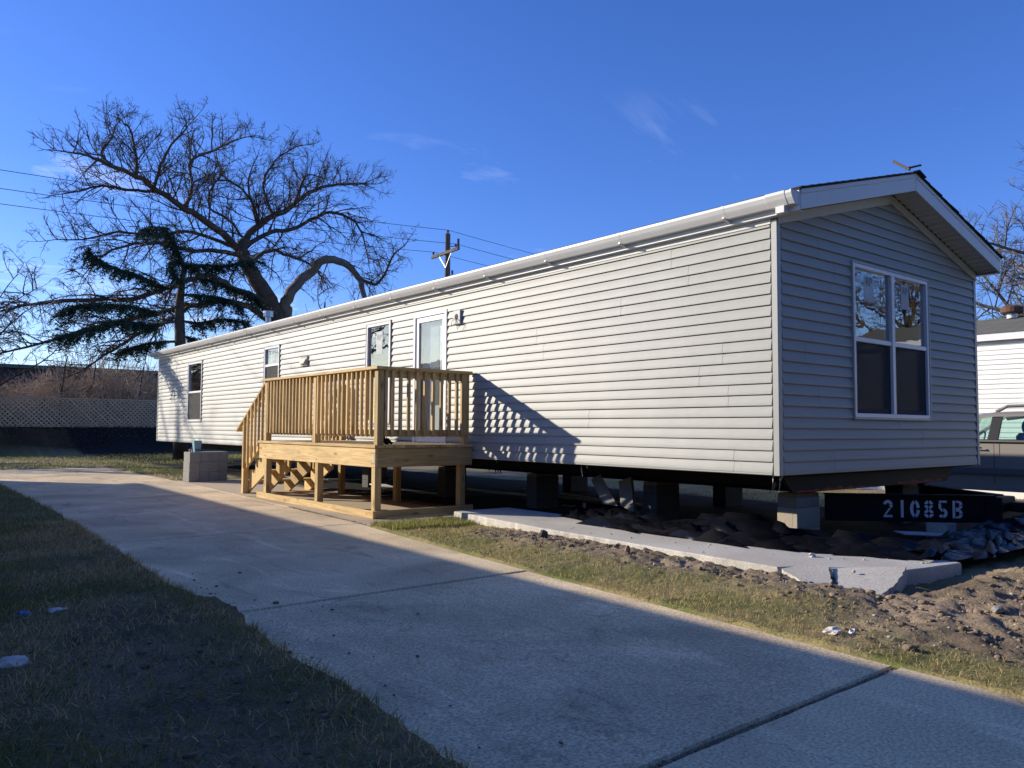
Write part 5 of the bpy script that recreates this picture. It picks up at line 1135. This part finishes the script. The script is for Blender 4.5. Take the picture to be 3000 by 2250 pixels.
# ------------------------------------------------------------------ lattice fence on the bank
FY = 34.0; FZ0, FZ1 = 1.06, 2.30
fence = empty('lattice_fence', (0, FY, FZ0), 'weathered grey lattice fence on top of the dark bank', 'fence')
sl1 = bpy.data.meshes.new('lattice_slat'); Ls = (FZ1-FZ0)*math.sqrt(2)
sl1.from_pydata(boxv(-Ls/2, Ls/2, -.004, .004, -.024, .024), [], BF); sl1.materials.append(M_LATTICE)
FX0, FX1 = -5.5, 7.2; pitch = .185; H_ = FZ1-FZ0
for d in (1, -1):
    x = FX0
    while x < FX1:
        o = link('lattice_slat', sl1, (x, FY+d*.006, (FZ0+FZ1)/2+.0), fence); o.rotation_euler = (0, -d*rad(45), 0); x += pitch
for x in (-5.6, -3.17, -.73, 1.7, 4.14, 6.6): box('fence_post', x-.045, x+.045, FY+.02, FY+.11, FZ0-.2, FZ1+.02, M_POLE, fence)
for z in (FZ0+.03, FZ1-.03): box('fence_rail', FX0-.5, FX1+.5, FY-.022, FY-.0115, z-.022, z+.022, M_LATTICE, fence)

# ------------------------------------------------------------------ trees
def smooth(P, k=4):
    P = [np.array(p, float) for p in P]; P = [2*P[0]-P[1]]+P+[2*P[-1]-P[-2]]; o = []
    for i in range(1, len(P)-2):
        for t in np.linspace(0, 1, k, endpoint=False):
            a, b, c, d = P[i-1], P[i], P[i+1], P[i+2]
            o.append(.5*(2*b+(c-a)*t+(2*a-5*b+4*c-d)*t*t+(3*b-a-3*c+d)*t**3))
    o.append(P[-2]); return o
def walk(start, d, length, n, wob, grav, rng):
    p = Vector(start); d = Vector(d).normalized(); out = [p.copy()]; st = length/n
    for i in range(n):
        d = (d+Vector((rng.uniform(-wob, wob), rng.uniform(-wob, wob), rng.uniform(-wob, wob)+grav))).normalized(); p = p+d*st; out.append(p.copy())
    return out
def twigs(tw, path, r0, rng, L1=1.5, dens=2.6, up=.25, droop=-.03, lv=3, bend=.0):
    """side shoots along a limb path; r0 = radius at the limb's foot"""
    path = [Vector(p) for p in path]; tot = sum((b-a).length for a, b in zip(path, path[1:])); acc = 0
    for i in range(1, len(path)):
        seg = (path[i]-path[i-1]); acc += seg.length; fr = acc/tot
        k = np.random.poisson(0) if False else int(seg.length*dens+rng.random())
        for _ in range(k):
            if fr < .18 and rng.random() < .6: continue
            st = path[i-1].lerp(path[i], rng.random()); t = seg.normalized()
            side = Vector((rng.uniform(-1, 1), rng.uniform(-1, 1), rng.uniform(-.5, 1))); side = (side-t*side.dot(t)).normalized()
            d = t*rng.uniform(.1, .9)+side*rng.uniform(.6, 1.1)+Vector((0, 0, up*rng.uniform(-.4, 1.2)))
            ln = L1*rng.uniform(.45, 1.15)*(1.1-.45*fr); rr = max(.008, .020*ln)
            w1 = walk(st, d, ln, 5, .22, droop, rng); tw.tube(w1, [rr*(1-.72*j/5) for j in range(6)], 4, False)
            if lv > 1:
                for _2 in range(int(ln*5+1.5)):
                    j = rng.randint(1, 4); t2 = (w1[j+1]-w1[j]).normalized(); s2 = Vector((rng.uniform(-1, 1), rng.uniform(-1, 1), rng.uniform(-.8, 1)))
                    l2 = ln*rng.uniform(.25, .5); w2 = walk(w1[j].lerp(w1[j+1], rng.random()), t2*.7+s2*.75, l2, 3, .25, droop*1.5, rng)
                    tw.tube(w2, [rr*.42, rr*.36, rr*.28, max(.004, rr*.18)], 3, False)
                    if lv > 2:
                        for _3 in range(rng.randint(2, 4)):
                            j = rng.randint(0, 2); s3 = Vector((rng.uniform(-1, 1), rng.uniform(-1, 1), rng.uniform(-.8, 1)))
                            w3 = walk(w2[j].lerp(w2[j+1], rng.random()), (w2[j+1]-w2[j]).normalized()*.7+s3*.8, l2*rng.uniform(.35, .7), 2, .25, droop*2, rng)
                            tw.tube(w3, [max(.0055, rr*.26), max(.005, rr*.22), .004], 3, False)
# the big spreading tree behind the home
LIMB = {
'T':[[6.9,27,.3],[6.75,27,2.6],[6.42,27.0,5.27],[6.17,27.0,6.01],[5.53,27.0,6.99],[5.14,27.0,7.53],[4.87,27.0,8.01],[5.01,27.0,8.55]],
'U':[[6.9,27.2,.3],[6.8,27.1,3],[6.77,27.0,5.42],[6.63,26.71,6.17],[6.81,26.43,6.76],[7.42,26.14,7.4],[7.85,25.86,7.94],[8.53,25.57,7.84],[9.07,25.29,7.33],[9.31,25.0,6.28]],
'U1':[[9.07,25.29,7.33],[9.9,25.2,7.1],[10.5,25.4,7.8],[10.9,25.6,8.5],[11.6,25.8,9.1]],
'A':[[4.83,27.0,8.08],[3.96,26.62,8.54],[3.0,26.25,8.95],[2.21,25.88,9.15],[1.34,25.5,9.44],[0.5,25.12,9.71],[-0.4,24.75,9.81],[-1.14,24.38,9.86],[-1.73,24.0,9.74]],
'A1':[[2.3,25.9,9.1],[2.6,26.2,9.7],[2.8,26.6,10.3],[2.75,26.9,10.9],[3.0,27.2,11.45],[3.9,27.6,12.1],[4.9,28.0,12.85],[5.7,28.3,13.3]],
'A2':[[1.1,25.4,9.5],[1.3,25.3,10.3],[1.5,25.2,10.9],[1.95,25.1,11.6],[2.2,25.0,11.98]],
'A3':[[-0.4,24.75,9.81],[-0.6,25.2,10.3],[-.2,25.8,11.1],[0.0,26.2,11.7]],
'A4':[[0.5,25.12,9.71],[0.5,25.5,10.7],[0.4,25.8,11.5],[0.15,26.0,11.84]],
'A5':[[1.34,25.5,9.44],[0.5,25.9,9.4],[-.3,26.3,9.5],[-1.0,26.6,9.25],[-1.6,27.0,9.1]],
'B':[[5.04,27.0,8.56],[5.9,27.5,9.55],[7.2,28.0,10.43],[8.16,28.5,11.29],[9.36,29.0,12.06],[10.9,29.5,12.57],[12.35,30.0,12.98]],
'B1':[[5.7,27.3,9.42],[4.97,26.5,10.08],[4.19,26.0,10.4],[3.4,25.5,10.26],[2.72,25.0,9.66]],
'B2':[[6.4,27.7,9.91],[5.98,27.6,10.78],[6.05,27.8,11.51],[6.75,28.2,12.55],[7.73,28.6,13.37],[8.43,29.0,13.73]],
'B3':[[5.6,27.3,9.3],[5.25,27.5,10.89],[5.64,28.0,12.1]],
'B4':[[7.5,28.1,10.62],[7.5,27.5,11.3],[7.6,27.0,11.7],[8.2,26.5,11.5]],
'C':[[5.0,27.0,8.2],[5.81,26.67,8.92],[6.83,26.33,9.17],[7.87,26.0,9.89],[8.79,25.67,9.83],[9.23,25.33,9.22],[9.41,25.0,7.95]],
'C1':[[5.14,27.0,7.6],[6.16,27.5,8.36],[7.25,28.0,8.37],[8.49,28.5,8.22],[9.35,29.0,7.74]],
'D':[[4.84,27.0,7.86],[3.8,26.5,7.85],[2.76,26.0,7.61],[1.64,25.5,7.56],[0.66,25.0,7.39],[-0.36,24.5,6.89],[-1.09,24.0,6.11]],
'D1':[[4.85,27.0,8.1],[3.85,27.33,8.44],[2.89,27.67,8.64],[1.97,28.0,8.41],[0.67,28.33,8.41],[-0.44,28.67,8.02],[-1.29,29.0,7.94]],
'E':[[6.1,27.0,6.1],[4.35,26.56,6.49],[3.49,26.11,6.75],[2.68,25.67,6.52],[1.61,25.22,5.92],[0.43,24.78,5.41],[-0.67,24.33,5.24],[-2.0,23.89,4.93],[-2.8,23.44,4.73],[-3.53,23.0,4.39]],
'F':[[6.4,27.0,5.2],[4.98,27.25,6.02],[3.97,27.5,5.99],[3.0,27.75,5.7],[1.73,28.0,5.32],[0.51,28.25,4.95],[-0.66,28.5,4.47],[-1.78,28.75,4.0],[-3.19,29.0,3.53]],
'F1':[[3.1,27.6,5.7],[1.9,26.8,4.9],[0.8,26.3,4.25],[-0.1,25.7,3.6],[-0.9,25.2,3.0]],
'G':[[5.0,27.1,8.6],[4.45,27.4,9.34],[3.85,27.8,9.77],[3.95,28.2,10.57],[4.49,28.6,11.38],[4.99,29.0,12.14]]}
RAD = {'T': (.42, .22), 'U': (.29, .10), 'U1': (.07, .025), 'A': (.15, .025), 'A1': (.075, .016), 'B': (.14, .022), 'C': (.10, .02), 'D': (.10, .02), 'D1': (.08, .016), 'E': (.135, .025), 'F': (.135, .025), 'F1': (.085, .02), 'C1': (.09, .02)}
big = empty('bare_tree', (6.9, 27, 0), 'huge bare spreading tree with dark twisted limbs behind the far end of the home', 'tree')
rg = random.Random(5); lm_, lp_, tw_ = MB(), MB(), MB()
for k, P in LIMB.items():
    sp_ = smooth(P, 4); a, b = RAD.get(k, (.06, .014)); n = len(sp_)
    rr = [b+(a-b)*(1-i/(n-1))**.8 for i in range(n)]
    sp_ = [Vector(p)+Vector((rg.uniform(-1, 1), rg.uniform(-1, 1), rg.uniform(-1, 1)))*min(.05, rr[i]*.5) for i, p in enumerate(sp_)]
    (lp_ if k == 'U' else lm_).tube(sp_, rr, 8 if a > .12 else 6)
    if k in ('T',): continue
    if k == 'U': twigs(tw_, sp_[16:], a, rg, 1.6, 3.2, -.5, -.16); continue
    low = k in ('C', 'D', 'E', 'F', 'F1', 'U1', 'C1')
    twigs(tw_, sp_, a, rg, 1.7 if a > .07 else 1.3, 7.5, -.15 if low else .45, -.09 if low else .035)
    w_ = walk(sp_[-1], Vector(sp_[-1])-Vector(sp_[-3]), 1.2, 5, .2, -.03, rg); tw_.tube(w_, [b*(1-.16*j) for j in range(6)], 4, False); twigs(tw_, w_, b, rg, .8, 5, .2, -.02)
tr_ = lm_.build('trunk', M_BARK, big, smooth=True); lp_.build('trunk', M_BARKP, big, smooth=True)['label'] = 'pale grey broken limb of the big tree'
tw_.build('crown', M_TWIG, big)

def simple_tree(name, base, height, spread, label, rng, limbs=9, m=M_BARK, mt=M_TWIG, dens=3.0, lv=3, droop=-.02, trunk=.2, group=None, L1=1.4):
    t = empty(name, base, label, 'tree', group); b = Vector(base); tm, tw = MB(), MB()
    tk = walk(b, (rng.uniform(-.1, .1), rng.uniform(-.1, .1), 1), height*.72, 8, .08, .03, rng); tm.tube(tk, [trunk*(1-.085*i) for i in range(9)], 8)
    for i in range(limbs):
        f = .35+.6*i/limbs; p = tk[min(8, int(f*8))]; a = i*2.4+rng.uniform(-.4, .4); d = Vector((math.cos(a), math.sin(a), rng.uniform(.25, .9)))
        ln = spread*rng.uniform(.7, 1.1)*(1.15-.5*f); lp = walk(p, d, ln, 9, .16, .02, rng); r0 = trunk*.42*(1.2-f*.7); tm.tube(lp, [r0*(1-.095*j) for j in range(10)], 6)
        twigs(tw, lp, r0, rng, L1, dens, .3, droop, lv)
    twigs(tw, tk[5:], trunk*.4, rng, L1, dens, .5, droop, lv)
    tm.build('trunk', m, t, smooth=True); tw.build('crown', mt, t); return t
simple_tree('bare_tree', (-3.9, 30.6, .3), 8.5, 5.2, 'drooping bare tree at the left edge near the lattice fence', random.Random(11), 12, dens=4.6, droop=-.08, trunk=.14)
simple_tree('bare_tree', (15.5, 36, 1.0), 10.5, 4.2, 'bare tree behind the utility pole', random.Random(12), 8, dens=1.5, trunk=.16, lv=2)
simple_tree('bare_tree', (10.5, 31, .9), 8.6, 3.4, 'small bare tree between the big tree and the utility pole', random.Random(13), 8, dens=1.8, trunk=.13, lv=2)
simple_tree('bare_tree', (24.3, 4.1, -.2), 13.0, 7.0, 'bare tree with pale sunlit twigs beyond the right end of the roof', random.Random(21), 19, M_BARKP, M_TWIGP, 4.0, 3, -.02, .26, L1=1.7)
simple_tree('bare_tree', (-11.8, 33.0, .6), 11, 5.0, 'bare tree left of the frame whose shadow falls on the far wall', random.Random(31), 9, dens=1.6, lv=2, trunk=.24)
simple_tree('bare_tree', (-8.2, 27.5, .1), 7.5, 2.6, 'young bare tree left of the driveway end', random.Random(32), 6, dens=1.6, lv=2, trunk=.12)
simple_tree('bare_tree', (-16.5, 40.0, .9), 15, 7.5, 'tall bare tree left of the frame mirrored in the long-side windows', random.Random(34), 13, dens=1.8, lv=2, trunk=.3)
simple_tree('bare_tree', (22.0, -9.6, -.2), 11, 7.5, 'bare tree to the right that the gable window mirrors', random.Random(33), 17, dens=2.4, lv=3, trunk=.22, L1=1.8)

# ragged spruce
CON = {'b0':[[1.2,23.0,6.99],[0.87,22.67,7.36],[0.44,22.33,7.38],[-0.07,22.0,7.14]], 'b1':[[1.49,23.0,5.92],[0.93,22.7,5.57],[0.07,22.4,5.78],[-0.64,22.1,5.87],[-1.32,21.8,6.07],[-1.58,21.5,6.23]],
'b2':[[1.43,23.0,5.06],[0.69,22.8,4.78],[-0.18,22.6,4.85],[-1.15,22.4,4.78],[-1.78,22.2,4.64],[-2.19,22.0,4.36]], 'b3':[[1.44,23.0,4.57],[0.35,22.5,4.3],[-0.61,22.0,4.28],[-1.5,21.5,3.88],[-2.37,21.0,3.58]],
'b4':[[1.51,23.0,6.42],[2.08,22.75,6.45],[2.73,22.5,6.5],[3.14,22.25,6.61],[3.61,22.0,6.67]], 'b5':[[1.49,23.0,5.92],[2.38,23.25,6.07],[3.28,23.5,5.95],[4.24,23.75,5.7],[4.62,24.0,5.43]],
'b6':[[1.44,23.0,4.57],[1.99,22.67,4.52],[2.6,22.33,4.67],[3.34,22.0,4.58]], 'b7':[[1.48,23.0,5.43],[1.98,22.5,5.4],[2.59,22.1,5.32],[3.02,21.7,4.98]], 'b8':[[1.36,23.0,6.58],[1.03,22.75,6.31],[1.2,22.5,5.82]],
'top':[[1.54,23.0,6.42],[1.26,23.0,6.87],[1.13,23.0,7.22]], 'b9':[[1.45,23.0,4.1],[2.2,23.4,4.0],[3.0,23.6,3.9]], 'b10':[[1.45,23.0,3.9],[.6,23.3,3.8],[-.2,23.5,3.5]]}
spr = empty('spruce_tree', (1.55, 23, 0), 'ragged dark green spruce with sparse drooping boughs in front of the big tree', 'tree')
tm = MB(); tk = [(1.6,23,-.05),(1.55,23,2),(1.5,23.0,3.6),(1.45,23.0,4.45),(1.42,23.0,5.12),(1.49,23.0,5.92),(1.54,23.0,6.42),(1.26,23.0,6.87),(1.13,23.0,7.22)]
tm.tube(tk, [.24, .20, .18, .16, .14, .10, .08, .05, .03], 9)
NV, rg = [], random.Random(8)
for k, P in CON.items():
    sp_ = [Vector(p) for p in smooth(P, 6)]; n = len(sp_); tm.tube(sp_, [.05*(1-.75*i/(n-1)) for i in range(n)], 5)
    for i in range(1, n):
        seg = sp_[i]-sp_[i-1]; fr = i/n
        if k not in ('b0', 'top', 'b8', 'b4') and fr < .2: continue
        for _ in range(int(seg.length*46+.5)):
            s0 = sp_[i-1].lerp(sp_[i], rg.random()); d = seg.normalized()*rg.uniform(.2, 1)+Vector((rg.uniform(-.8, .8), rg.uniform(-.8, .8), rg.uniform(-.55, .35)))
            w_ = walk(s0, d, rg.uniform(.2, .62), 5, .2, -.2, rg)
            for p in w_:
                for _2 in range(6):
                    a = Vector((rg.uniform(-1, 1), rg.uniform(-1, 1), rg.uniform(-1.1, .5))).normalized()*rg.uniform(.06, .15); b = a.orthogonal().normalized()*rg.uniform(.010, .022)
                    NV += [p-b, p+b, p+a+b*.3, p+a-b*.3]
tm.build('trunk', M_BARK, spr, smooth=True)
NV = np.array([v[:] for v in NV]); ob = npmesh('crown', NV, np.arange(len(NV)).reshape(-1, 4), M_NEEDLE); ob.parent = spr; ob.location = -Vector(WL[spr.name])

# unseen evergreens added behind the camera to block sky light off the gable
rg = random.Random(77); NV = []
for i in range(5200):
    t = rg.random()**.7; hh_ = .6+t*7.4; R_ = 2.1*(1-t)+.15; a = rg.uniform(0, 6.283); r_ = R_*math.sqrt(rg.uniform(.25, 1)); p = Vector((r_*math.cos(a), r_*math.sin(a), hh_-.25*r_))
    a_ = Vector((math.cos(a)*.8, math.sin(a)*.8, rg.uniform(-.7, .1)))*rg.uniform(.25, .5); b = Vector((-math.sin(a), math.cos(a), rg.uniform(-.3, .3)))*rg.uniform(.07, .16)
    NV += [p-b, p+b, p+a_+b*.4, p+a_-b*.4]
NV = np.array([v[:] for v in NV]); eme = npmesh('crown', NV, np.arange(len(NV)).reshape(-1, 4), M_NEEDLE).data
bpy.data.objects.remove(bpy.data.objects['crown.%03d' % max([int(o.name[-3:]) for o in bpy.data.objects if o.name.startswith('crown.')])])
tkm = MB(); tkm.tube([(0, 0, -.3), (0, 0, 3), (0, 0, 7.6)], [.16, .12, .03], 7)
tme = bpy.data.meshes.new('trunk'); tme.from_pydata(tkm.V, [], tkm.F); tme.materials.append(M_BARK)
pos = ['farthest left', 'second from the left', 'third from the left', 'fourth from the left', 'fifth from the left', 'sixth from the left', 'seventh from the left', 'farthest right']
for i in range(8):
    b_ = (-11.5+i*3.5+rg.uniform(-.4, .4), -12.2+rg.uniform(-.7, .7), 0)
    t = empty('evergreen_tree', b_, 'unseen evergreen added behind the camera to darken the gable, '+pos[i], 'tree', 'evergreens added as sky blockers')
    for nm, me_ in (('trunk', tme), ('crown', eme)):
        o = link(nm, me_, b_, t); o.rotation_euler = (0, 0, rg.uniform(0, 6)); o.scale = (1.05, 1.05, rg.uniform(.9, 1.2))

# thicket behind the fence
rg = random.Random(17); th = MB()
for i in range(2600):
    x, y = rg.uniform(-8, 9), rg.uniform(34.4, 38.5); h_ = rg.uniform(1.3, 3.2)*(1+.25*math.sin(x*.8)); z0 = 1.0
    d = Vector((rg.uniform(-.5, .5), rg.uniform(-.3, .3), 1)); w_ = walk((x, y, z0), d, h_, 5, .17, 0, rg); r_ = rg.uniform(.012, .032)
    th.tube(w_, [r_*(1-.14*j) for j in range(6)], 3, False)
    for _ in range(6):
        j = rg.randint(1, 4); w2 = walk(w_[j], (rg.uniform(-1, 1), rg.uniform(-1, 1), rg.uniform(-.3, .9)), rg.uniform(.3, .9), 3, .3, -.02, rg); th.tube(w2, [r_*.55, r_*.45, r_*.35, r_*.2], 3, False)
tag(th.build('thicket', M_THICK, None), 'tangled leafless thicket behind the lattice fence', 'thicket', kind='stuff')
for i, (x, y, h_) in enumerate([(.1, 35, 4.4), (-2.9, 35.6, 4.6), (3.2, 35.2, 4.0)]):
    simple_tree('sapling', (x, y, 1.0), h_, 1.6, ['bare sapling rising behind the middle of the fence', 'bare sapling behind the left part of the fence', 'bare sapling behind the fence beside the home'][i], random.Random(40+i), 5, dens=2.4, lv=2, trunk=.06, L1=.9)
# long dark building beyond the thicket
fb = empty('long_building', (3, 52, 1), 'long low dark building behind the thicket', 'building')
box('wall', -14, 8.2, 50, 60, .9, 4.45, M_BRICK, fb); box('roof', -14.3, 8.5, 49.7, 60.3, 4.452, 4.66, M_ROOFG, fb)
for x in (-9, -5.4, -1.8, 1.8, 5.4): box('window', x, x+1.5, 49.96, 50.02, 2.2, 3.5, M_GLASS, fb)

# ------------------------------------------------------------------ utility pole and wires
PX, PY = 13.6, 25.4
up_ = empty('utility_pole', (PX, PY, 0), 'wooden utility pole with a crossarm behind the home', 'utility pole')
pm = MB(); pm.tube([(PX, PY, -.3), (PX, PY, 5), (PX, PY, 9.85)], [.17, .15, .12], 10); pm.build('pole', M_POLE, up_)
ax = Vector((-.07, -1.0, 0)).normalized(); aa, ab = Vector((PX, PY, 8.95))-ax*1.2, Vector((PX, PY, 8.95))+ax*1.2
off_ = Vector((-.15, -.02, 0)); board('crossarm', aa+off_, ab+off_, .09, .13, M_POLE, up_)
for s_ in (-.55, .55): board('arm_brace', Vector((PX, PY, 8.3))+off_*.8, Vector((PX, PY, 8.9))+ax*s_+off_, .012, .03, M_GALV, up_)
tops = [Vector((PX, PY, 10.02)), ab-ax*.28+off_+Vector((0, 0, .24)), aa+ax*.12+off_+Vector((0, 0, .24))]
for p in tops:
    im = MB(); im.tube([p-Vector((0, 0, .20)), p-Vector((0, 0, .12)), p-Vector((0, 0, .10)), p-Vector((0, 0, .05)), p-Vector((0, 0, .03)), p], [.02, .02, .07, .05, .06, .035], 9); im.build('insulator', M_INSUL, up_)
cm2 = MB(); cm2.tube([(PX+.05, PY-.1, 9.28), (PX+.34, PY-.3, 9.28)], .02, 6); cm2.tube([(PX+.36, PY-.32, 9.25), (PX+.36, PY-.32, 9.62)], .055, 9); cm2.build('cutout_switch', M_INSUL, up_)
for z in (8.1, 7.7, 7.4): 
    im = MB(); im.tube([(PX+.18, PY-.12, z-.09), (PX+.18, PY-.12, z+.09)], [.05, .05], 8); im.build('spool_insulator', M_INSUL, up_)
perp = Vector((ax.y, -ax.x, 0)); perp = perp if perp.x < 0 else -perp        # line runs left-near ... right-far
def wire(p, q, sag, label):
    mb = MB(); mb.tube([p.lerp(q, t)-Vector((0, 0, sag*4*t*(1-t))) for t in np.linspace(0, 1, 24)], .011, 5, False); tag(mb.build('power_line', M_WIRE, None), label, 'power line')
lftends = [Vector((-24, 10, 9.2)), Vector((-23.2, 9.2, 8.35)), Vector((-24.8, 10.8, 8.35))]
LBL = ['topmost', 'middle', 'lowest']
for i, p in enumerate(tops):
    dl = Vector((-45, -.5, -.5)); wire(p, p+dl, .75, f'{LBL[i]} power line running from the pole to the upper left')
    wire(p, p+Vector((46, .5, -.4)), .75, f'{LBL[i]} power line running from the pole down behind the roof')
